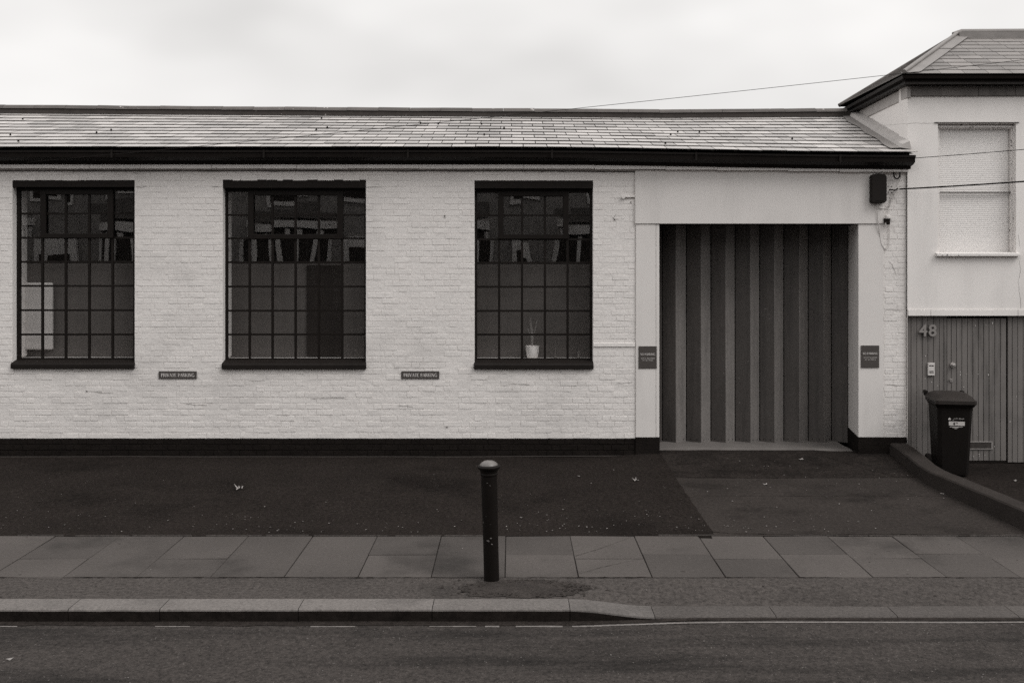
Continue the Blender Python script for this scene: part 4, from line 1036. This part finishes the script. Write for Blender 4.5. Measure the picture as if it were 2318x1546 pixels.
def sign(name, label, a, b, t_, bt, ys, lines, group):
    m = MB(); x0, x1, z0, z1 = px(a, ys), px(b, ys), pz(bt, ys), pz(t_, ys); cxs, czs = (x0 + x1) / 2, z0
    m.box(x0 - cxs, x1 - cxs, 0, 0.006, 0, z1 - z0); o = m.build(name, M['signgrey'], bevel=0.001); o.location = (cxs, ys, czs)
    setp(o, label, 'sign', group)
    for txt, xa, xb, yb_, hpx, bd in lines: lettering(txt, px(xa, ys), px(xb, ys), pz(yb_, ys), hpx / F * ys, ys - 0.0012, o, bd)
    return o
YS = YW - 0.016
for a, lab in ((359, 'small grey plate reading PRIVATE PARKING between the left and middle windows'), (908.3, 'small grey plate reading PRIVATE PARKING between the middle window and the plant pot window')):
    sign('parking_sign', lab, a, a + 86, 840.3, 857.3, YS, [('PRIVATE PARKING', a + 5.3, a + 81, 852.6, 7.4, 1.0)], 'private parking plates')
YS2 = YW - 0.030
for a, t_, lab in ((1445.5, 783.7, 'grey NO PARKING sign on the pilaster beside the third window'), (1949, 782, 'grey NO PARKING sign on the pilaster nearest the wheelie bin')):
    sign('no_parking_sign', lab, a, a + 41.2, t_, t_ + 50.5, YS2, [('NO PARKING', a + 4, a + 37.5, t_ + 20.2, 4.4, 1.0), ('ACCESS REQUIRED', a + 5.2, a + 36.6, t_ + 28.6, 2.7, 0.8), ('AT ALL TIMES', a + 8.4, a + 33, t_ + 33.2, 2.7, 0.8)], 'no parking signs')

# ------------------------------------------------------------------ things on the wall
YL = YW - 0.036
m = MB(); x0, x1, z0, z1 = px(1967.3, YL), px(2002, YL), pz(461, YL), pz(394, YL); wq = x1 - x0
fp = []
for k in range(9):
    t = math.pi * (1 - k / 8); fp.append((x0 + wq / 2 + wq / 2 * math.cos(t), z1 - 0.045 + 0.045 * math.sin(t)))
fp = [(x0 + 0.012, z0), (x0, z0 + 0.02)] + fp + [(x1, z0 + 0.03), (x1 - 0.03, z0)]
m.prism([(p[0] - (x0 + x1) / 2, p[1] - z0) for p in fp], -0.09, 0.0, 'y'); o = m.build('alarm_box', M['box'], bevel=0.012); o.location = ((x0 + x1) / 2, YL - 0.001, z0)
setp(o, 'dark rounded metal box at the top right corner of the door lintel', 'junction box')
m = MB(); m.box(-0.05, 0.05, -0.095, -0.0905, 0.03, 0.033); m.build('seam', M['black'], o)

def thing_tube(name, label, cat, path_px, r, material, group=None, seg=8):
    P_ = [Vector((px(a, y), y, pz(b, y))) for a, b, y in path_px]
    # smooth by Catmull-Rom
    Q = []
    for i in range(len(P_) - 1):
        p0, p1, p2, p3 = P_[max(i - 1, 0)], P_[i], P_[i + 1], P_[min(i + 2, len(P_) - 1)]
        for k in range(6):
            t = k / 6; Q.append(0.5 * ((2 * p1) + (p2 - p0) * t + (2 * p0 - 5 * p1 + 4 * p2 - p3) * t * t + (3 * p1 - p0 - 3 * p2 + p3) * t ** 3))
    Q.append(P_[-1]); b = Q[0]
    m = MB(); m.tube([q - b for q in Q], r, seg); o = m.build(name, material, smooth=True); o.location = b
    return setp(o, label, cat, group)
Y1 = YW - 0.02
thing_tube('cable', 'pale cable hanging in a long loop below the dark box beside the folding door', 'cable',
           [(1986, 461, YL - 0.03), (1987, 485, Y1 - 0.03), (1988.5, 505, Y1 - 0.03), (1992, 535, Y1), (1996, 553, Y1), (2004, 563.5, Y1), (2011, 556, Y1), (2013, 530, Y1), (2013, 508, Y1)], 0.0065, M['cablewhite'])
thing_tube('cable', 'pale cable curving from the dark box up to the anchor plate', 'cable',
           [(1989, 470, YL - 0.01), (1996, 472.5, YL - 0.01), (2006, 470, Y1), (2015, 462, Y1), (2020, 450, Y1), (2026, 436, Y1 - 0.02), (2034, 429, Y1 - 0.04), (2044, 427, Y1 - 0.06)], 0.0055, M['cablewhite'])
thing_tube('cable', 'pale cable dropping from the anchor plate to the small insulator cap', 'cable',
           [(2009, 486, Y1 - 0.02), (2013, 470, Y1), (2017, 455, Y1), (2016, 448, Y1), (2020, 437, Y1), (2027, 430, Y1 - 0.03)], 0.005, M['cablewhite'])
thing_tube('cable', 'thin pale cable running up from the anchor plate into the eaves', 'cable',
           [(2032, 427, Y1 - 0.03), (2036, 414, Y1 - 0.01), (2039, 402, Y1), (2037, 390, YW - 0.06), (2031, 381, YW - 0.06), (2026, 375, YW - 0.06), (2024, 368, YW - 0.06)], 0.004, M['cablewhite'])
thing_tube('cable_loop', 'black cable hooked in a short loop below the gutter end', 'cable',
           [(2022.5, 368, YW - 0.07), (2022.8, 385, YW - 0.07), (2024, 400, YW - 0.07), (2030, 405.5, YW - 0.07), (2036, 401, YW - 0.07), (2037, 389, YW - 0.07)], 0.0085, M['cableblack'])
# insulator
m = MB(); yi = YW - 0.06; xi, zi = px(2010.5, yi), pz(509, yi)
m.lathe([(0.02, 0.0), (0.024, 0.03), (0.026, 0.075)], 14, (0, 0, 0)); ins = m.build('insulator', M['box'], smooth=True); ins.location = (xi, yi, zi)
setp(ins, 'small insulator with a pale cap on the brick strip beside the lintel end', 'insulator')
m = MB(); m.lathe([(0.040, 0.076), (0.042, 0.085), (0.034, 0.112), (0.012, 0.126), (0.002, 0.127)], 16); m.build('cap', M['cablewhite'], ins, smooth=True)
m = MB(); m.box(-0.045, -0.012, -0.01, 0.055, 0.03, 0.08); m.build('bracket', M['box'], ins)
# anchor plate
m = MB(); yp_ = YW - 0.012; x0, x1, z0, z1 = px(2005.5, yp_), px(2026, yp_), pz(440, yp_), pz(419.5, yp_)
m.box(0, x1 - x0, 0, 0.012, 0, z1 - z0); o = m.build('anchor_plate', M['render'], bevel=0.002); o.location = (x0, yp_, z0); setp(o, 'square white painted anchor plate with bolts right of the dark box', 'bracket')
m = MB(); wx_ = x1 - x0; hz_ = z1 - z0
for a, b in ((0.25, 0.2), (0.25, 0.85), (0.62, 0.85), (0.62, 0.2)): m.tube([(wx_ * a, 0.001, hz_ * b), (wx_ * a, -0.006, hz_ * b)], 0.006, 8)
m.build('bolt_heads', M['box'], o, kind='stuff')
m = MB(); m.tube([(wx_ * 0.38, 0, hz_ * 0.5), (wx_ * 0.5, -0.03, hz_ * 0.48), (wx_ * 0.9, -0.04, hz_ * 0.42), (wx_ * 1.2, -0.04, hz_ * 0.62)], 0.008, 8); m.build('hook', M['box'], o, smooth=True)
# painted pipe stub
m = MB(); ys_ = YW - 0.02; bx0 = px(1411, ys_); bz = pz(446, ys_)
m.tube([(0, 0.03, 0), (0, -0.02, 0)], 0.024, 14); m.tube([(0.01, 0, 0.004), (0.06, 0.0, -0.002), (px(1437, ys_) - bx0, 0, 0.004)], 0.0105, 10); o = m.build('pipe_stub', M['brick'], smooth=True); o.location = (bx0, ys_, bz)
setp(o, 'short painted pipe stub with round end beside the lintel panel', 'pipe')

# overhead wires
def wire(name, label, pa, pb, sag, r, pull=None):
    a = Vector(pa); b = Vector(pb); P_ = []
    for i in range(41):
        t = i / 40; p = a.lerp(b, t); p.z -= sag * 4 * t * (1 - t); P_.append(p - a)
    m = MB(); m.tube(P_, r, 6); o = m.build(name, M['cableblack'], smooth=True); o.location = a; return setp(o, label, 'wire')
def wp(a, b, Y): return (px(a, Y), Y, pz(b, Y))
wire('overhead_wire', 'long thin overhead wire crossing the sky and the workshop roof', wp(60, 368, 12.42), wp(2950, 63, 11.4), 0.05, 0.0030)
wire('overhead_wire', 'thin wire reaching from the gutter end across the upper window of number 48', wp(2069, 358.5, 12.44), wp(3000, 268, 11.2), 0.03, 0.0042)
wire('overhead_wire', 'thick black cable reaching from the anchor plate across the window of number 48', wp(2036, 428.5, 12.62), wp(3000, 347, 10.8), 0.04, 0.0095)

# things inside the windows
def inside_box(label, a, b, t_, bt, Y, dpt, material, cat, name):
    m = MB(); x0, x1, z0, z1 = px(a, Y), px(b, Y), pz(bt, Y), pz(t_, Y); m.box(0, x1 - x0, 0, dpt, 0, z1 - z0); o = m.build(name, material, bevel=0.02); o.location = (x0, Y, z0); return setp(o, label, cat)
inside_box('pale cabinet standing inside the left window behind the lower panes', 49, 118, 640, 792, 13.0, 0.055, M['board'], 'cabinet', 'cabinet')  # pale board added to stand for a soft patch of light
inside_box('dark curtain hanging inside the widest window', 694, 772, 600, 806, 13.045, 0.012, M['darkcloth'], 'curtain', 'curtain')  # dark panel added to stand for a soft dark patch
yq = 12.955; zq = pz(811, YF) - 0.013
pot = MB(); pot.lathe([(0.060, 0.0), (0.068, 0.01), (0.079, 0.06), (0.086, 0.11), (0.089, 0.160), (0.084, 0.160), (0.080, 0.13), (0.03, 0.125)], 28)
pt = pot.build('plant_pot', M['white'], smooth=True); pt.location = (px(1205, yq), yq, zq); setp(pt, 'white plant pot with thin twigs on the inner sill of the third window', 'plant pot')
m = MB()
for k in range(7):
    a = random.uniform(0, 6.28); r = random.uniform(0.02, 0.05); h = random.uniform(0.2, 0.42)
    m.tube([(0, 0, 0.12), (r * 0.5 * math.cos(a), r * 0.3 * math.sin(a), 0.12 + h * 0.5), (r * math.cos(a) * 1.5, r * 0.5 * math.sin(a), 0.12 + h)], 0.0022, 5)
m.build('twigs', mat('grey_twig', 0.4), pt)
m = MB(); m.lathe([(0.02, 0), (0.018, 0.02), (0.008, 0.03), (0.013, 0.06), (0.007, 0.09), (0.013, 0.12), (0.008, 0.15), (0.012, 0.19), (0.007, 0.235)], 12)
o = m.build('candlestick', mat('dull_glass_ornament', 0.12, rough=0.3), smooth=True); o.location = (px(1257.5, yq), yq, zq); setp(o, 'slim beaded candlestick beside the plant pot behind the third window', 'ornament')
m = MB(); m.lathe([(0.022, 0), (0.012, 0.03), (0.014, 0.05), (0.008, 0.06), (0.016, 0.075), (0.014, 0.09), (0.003, 0.098)], 12)
o = m.build('figurine', mat('pewter_figure', 0.16, rough=0.35), smooth=True); o.location = (px(1310, yq), yq, zq); setp(o, 'tiny figurine at the right end of the third window inner sill', 'ornament')

# ------------------------------------------------------------------ bollard
bo = empty('bollard', (px(1113, 8.04), 8.04, -0.004)); bo.rotation_euler = (0, R(-1.45), 0)
setp(bo, 'black round iron bollard with domed cap leaning in the pavement', 'bollard')
m = MB(); m.lathe([(0.062, -0.05), (0.062, 0.0), (0.0615, 0.3), (0.0635, 0.6), (0.065, 0.85)], 36); m.build('post', M['iron'], bo, smooth=True)
m = MB(); m.lathe([(0.066, 0.848), (0.071, 0.856), (0.071, 0.864), (0.068, 0.870), (0.074, 0.895), (0.088, 0.905), (0.0925, 0.915), (0.0925, 0.922), (0.085, 0.931), (0.074, 0.934)], 36); m.build('collar', M['iron'], bo, smooth=True)
m = MB(); m.lathe([(0.0735, 0.933), (0.071, 0.939), (0.058, 0.953), (0.038, 0.963), (0.016, 0.967), (0.002, 0.968)], 36); m.build('cap', M['ironcap'], bo, smooth=True)
m = MB()
for (u, v, s_) in ((-0.02, 0.34, 0.020), (0.004, 0.36, 0.014), (0.012, 0.31, 0.012), (-0.015, 0.80, 0.006), (0.008, 0.78, 0.007), (-0.03, 0.53, 0.004), (0.0, 0.47, 0.004)):
    pts_ = []
    for k in range(6):
        t = 6.28 * k / 6; xx = u + s_ * math.cos(t) * random.uniform(0.4, 1); zz = v + s_ * 0.7 * math.sin(t) * random.uniform(0.3, 1); pts_.append((xx, -math.sqrt(max(0.0650 ** 2 - xx * xx, 0)) - 0.0006, zz))
    m.add(pts_, [tuple(range(6))])
m.build('paint_scrapes', M['stone'], bo)

# ------------------------------------------------------------------ wheelie bin
bn = empty('wheelie_bin', (5.335, 12.12, -0.045), rz=R(-9)); setp(bn, 'black two wheeled bin with a white label in front of the boarded door', 'bin')
def ring_loft(m, rings):
    b = len(m.v)
    for (wx_, y0, y1, z, c) in rings:
        h = wx_ / 2
        for (x, y) in ((-h + c, y0), (h - c, y0), (h, y0 + c), (h, y1 - c), (h - c, y1), (-h + c, y1), (-h, y1 - c), (-h, y0 + c)): m.v.append((x, y, z))
    n = len(rings)
    for i in range(n - 1):
        for k in range(8): m.f.append((b + i * 8 + k, b + i * 8 + (k + 1) % 8, b + (i + 1) * 8 + (k + 1) % 8, b + (i + 1) * 8 + k))
    m.f.append(tuple(b + k for k in range(8))[::-1]); m.f.append(tuple(b + (n - 1) * 8 + k for k in range(8)))
m = MB(); ring_loft(m, [(0.34, -0.17, 0.20, 0.02, 0.03), (0.345, -0.175, 0.21, 0.06, 0.035), (0.40, -0.235, 0.25, 0.80, 0.04), (0.405, -0.24, 0.25, 0.83, 0.04), (0.46, -0.262, 0.26, 0.868, 0.04), (0.47, -0.268, 0.265, 0.872, 0.04), (0.47, -0.268, 0.265, 0.905, 0.04)])
m.build('body', M['binblack'], bn, bevel=0.004)
m = MB(); ring_loft(m, [(0.47, -0.285, 0.262, 0.885, 0.03), (0.47, -0.285, 0.262, 0.925, 0.03), (0.44, -0.255, 0.262, 0.938, 0.04), (0.41, -0.20, 0.25, 0.965, 0.06), (0.36, -0.12, 0.22, 0.985, 0.08), (0.2, -0.02, 0.16, 0.99, 0.05)])
m.build('lid', M['binlid'], bn, smooth=True)
m = MB(); m.tube([(-0.23, 0.32, 0.925), (0.23, 0.32, 0.925)], 0.017, 10)
for s_ in (-0.2, -0.07, 0.07, 0.2): m.box(s_ - 0.02, s_ + 0.02, 0.25, 0.32, 0.90, 0.94)
m.box(-0.235, -0.2, 0.25, 0.34, 0.935, 0.975); m.box(0.2, 0.235, 0.25, 0.34, 0.935, 0.975)
m.build('handle', M['binblack'], bn, bevel=0.004)
for s_ in (-0.2, 0.2):
    m = MB(); m.tube([(s_ - 0.025, 0.22, 0.10), (s_ + 0.025, 0.22, 0.10)], 0.10, 24); m.build('wheel', M['rubber'], bn, smooth=True, bevel=0.008)
lb = MB(); 
def by(z): return -0.235 + (0.80 - z) / 0.74 * 0.06 - 0.0025
def lq(m, x0, x1, z0, z1): m.add([(x0, by(z0), z0), (x1, by(z0), z0), (x1, by(z1), z1), (x0, by(z1), z1)], [(0, 1, 2, 3)])
lq(lb, -0.075, 0.105, 0.625, 0.675); lab_ = lb.build('label', M['signtext'], bn)
m = MB()   # crest and small print
m.add([(-0.068 + 0.017 * math.cos(t) * r, by(0.7), 0.703 + 0.016 * math.sin(t) * r) for t, r in ((0.3, 1), (1.0, 0.7), (1.57, 1.15), (2.14, 0.7), (2.84, 1), (3.9, 0.9), (5.5, 0.9))], [tuple(range(7))])
m.build('crest', M['plasticgrey'], lab_)
for txt, xx, zz, sz in (('London Borough', 0.04, 0.710, 0.017), ('of', -0.025, 0.695, 0.017)):
    o = text_mesh(txt, sz, 0.0002, M['plasticgrey'], 'lettering', lab_, (0, 0), 0); o.location = (xx, by(0.70), zz)
o = text_mesh('49', 0.05, 0.0004, M['box'], 'lettering', lab_, (0, 0), 0, 0.0015, 1.3); o.location = (0.0, by(0.65) - 0.001, 0.648)
m = MB(); lq(m, -0.065, 0.08, 0.606, 0.612); lq(m, -0.035, 0.035, 0.598, 0.604); lq(m, -0.01, 0.02, 0.586, 0.591); m.build('small_print', M['plasticgrey'], lab_)

# ------------------------------------------------------------------ leaves and grit
def ground_hit(a, b):
    z = 0.0
    for _ in range(6):
        Y = (CH - z) * F / (b - HY); x = px(a, Y)
        if Y > 9.29: z = (z_fore(x, Y) + 0.005) if x < 4.8 else -0.045 * sstep(9.3, 10.5, Y)
        elif Y > 8.1: z = 0.004
        elif Y > 7.6: z = z_verge(x, Y) + 0.002
        elif Y > 7.385: z = kz(x)
        else: z = z_road(x, Y)
    return x, Y, z
def leaf_mesh(size, lobes, curl, seed):
    rnd_ = random.Random(seed); m = MB(); n = lobes * 4; m.v.append((0, 0, 0.006))
    for k in range(n):
        t = 2 * math.pi * k / n; r = size * (0.5 if k % 4 == 2 else (1.0 if k % 4 == 0 else 0.68)) * rnd_.uniform(0.8, 1.15)
        x, y = r * math.cos(t) * 0.5, r * math.sin(t) * 0.5
        m.v.append((x, y, 0.003 + abs(curl * (r / size) ** 2 * math.sin(t * 1.5 + seed)) * size))
    for k in range(n): m.f.append((0, 1 + k, 1 + (k + 1) % n))
    return m.mesh('fallen_leaf', M['leaf'])
leaves = [
 (541, 1107, 0.105, 5, 0.55, 'crumpled pale lobed leaf alone on the dark forecourt below the middle window', 'fallen leaf'),
 (1439, 1088, 0.085, 5, 0.4, 'curled pale leaf on the dark forecourt just left of the driveway edge', 'fallen leaf'),
 (1815, 1040, 0.085, 3, 0.15, 'dull flat leaf on the apron just below the folding door', 'fallen leaf'),
 (1733, 1097, 0.06, 3, 0.2, 'small pale leaf on the driveway just below the apron joint', 'fallen leaf'),
 (2207, 1141, 0.11, 3, 0.5, 'curled dark leaf against the foot of the concrete kerb wall', 'fallen leaf'),
 (2249, 1157, 0.075, 5, 0.35, 'pale leaf lying lowest beside the concrete kerb wall', 'fallen leaf'),
 (2180, 1130, 0.05, 3, 0.2, 'small bright leaf just above the curled dark leaf by the kerb wall', 'fallen leaf'),
 (2133, 1118, 0.05, 3, 0.3, 'small bright leaf highest in the row along the kerb wall', 'fallen leaf'),
 (2299, 1089, 0.07, 3, 0.3, 'pale leaf on the asphalt in front of the boarded door', 'fallen leaf'),
 (22, 1492, 0.055, 3, 0.1, 'bright flat leaf on the road at the left edge', 'fallen leaf'),
 (1310, 1078, 0.045, 3, 0.3, 'small leaf on the forecourt below the plant pot window', 'fallen leaf'),
 (1389, 1064, 0.03, 3, 0.3, 'tiny bright leaf near the wall foot left of the driveway', 'fallen leaf'),
 (1179, 1172, 0.035, 3, 0.3, 'tiny pale leaf on the forecourt right behind the bollard', 'fallen leaf'),
]
for (a, b, s_, lo, cu, lab, cat) in leaves:
    x, y, z = ground_hit(a, b); o = bpy.data.objects.new('fallen_leaf', leaf_mesh(s_, lo, cu, a)); COL.objects.link(o); o.location = (x, y, z); o.rotation_euler = (0, 0, a)
    setp(o, lab, cat, 'leaves on the ground')
m = MB()
def speck(a, b, s0, s1):
    x, y, z = ground_hit(a, b); r = random.uniform(s0, s1); t0 = random.uniform(0, 6)
    m.add([(x + r * math.cos(t0 + k * 1.57) * random.uniform(0.5, 1), y + r * math.sin(t0 + k * 1.57) * random.uniform(0.5, 1), z + 0.003 + 0.004 * random.random()) for k in range(4)], [(0, 1, 2, 3)])
for _ in range(230): speck(random.uniform(0, 2000), 1205 - abs(random.gauss(0, 35)), 0.003, 0.013)
for _ in range(40): speck(random.uniform(0, 1560), random.uniform(1050, 1200), 0.003, 0.014)
for _ in range(70): speck(random.uniform(1560, 2150), random.uniform(1036, 1150), 0.003, 0.014)
for _ in range(40): speck(random.uniform(0, 2318), random.uniform(1212, 1360), 0.003, 0.009)
for _ in range(40): speck(random.uniform(0, 2318), random.uniform(1420, 1540), 0.003, 0.008)
m.build('litter', M['litter'], kind='stuff')

# ------------------------------------------------------------------ terrace across the street (seen reflected in the panes)
def terraced_house(x0):
    T = empty('terraced_house', (x0, -6.4, -0.1))
    m = MB(); m.box(0, 4.996, -8, 0, 0, 6.3); m.build('brick_front', M['oldbrick'], T)
    m = MB(); m.prism([(-8.1, 6.3), (0.1, 6.3), (-4, 9.0)], 0, 4.996); m.build('roof', M['tile'], T)
    m = MB(); m.prism([(0.5, 0), (3.3, 0), (2.8, 0.75), (1.0, 0.75)], 0, 1.0, 'z'); b_ = m.build('bay_base', M['oldbrick'], T)
    m = MB(); m.prism([(0.42, 0), (3.38, 0), (2.86, 0.83), (0.94, 0.83)], 3.50, 3.75, 'z'); m.build('bay_lintel', M['stucco'], T)
    m = MB(); m.prism([(0.55, 0), (3.25, 0), (2.78, 0.7), (1.02, 0.7)], 1.0, 3.45, 'z'); m.build('bay_glass', M['darkcloth'], T)
    for (a, b) in ((1.06, 0.68), (1.62, 0.70), (2.18, 0.70), (2.74, 0.68), (0.56, 0.03), (3.24, 0.03)):
        m = MB(); m.box(a - 0.07, a + 0.07, b - 0.06, b + 0.06, 1.0, 3.448); m.build('bay_pier', M['stucco'], T)
    m = MB(); m.prism([(0.45, 0), (3.35, 0), (1.9, 0.6)], 3.852, 4.3, 'z'); m.build('bay_roof', M['tile'], T)
    m = MB(); m.box(3.75, 4.75, 0.001, 0.10, 0, 3.25); m.build('door_surround', M['stucco'], T)
    m = MB(); m.box(3.92, 4.58, 0.101, 0.12, 0.15, 2.7); m.build('door', M['darkcloth'], T)
    for a in (1.0, 3.6):
        m = MB(); m.box(a, a + 1.0, 0.001, 0.06, 4.45, 6.0); w2 = m.build('window', M['stucco'], T)
        m = MB(); m.box(a + 0.1, a + 0.9, 0.061, 0.07, 4.58, 5.86); m.build('pane', M['darkcloth'], w2)
    return T
proto = terraced_house(-18.9)
def copy_tree(o, parent=None):
    c = o.copy(); COL.objects.link(c)
    if parent: c.parent = parent
    for ch in list(o.children): copy_tree(ch, c)
    return c
names = ['first', 'second', 'third', 'fourth', 'fifth', 'sixth']
T_ = [proto] + [copy_tree(proto) for _ in range(5)]
for i, t in enumerate(T_):
    t.location.x = -18.9 + 5.0 * i + 2.4 * 0
    setp(t, 'brick house with white bay across the street, %s from the left' % names[i], 'house', 'terrace across the street')
g = MB(); g.box(-40, 40, -6.4, -1.5, -0.3, 0.0); g.build('far_pavement', M['verge'], kind='structure')
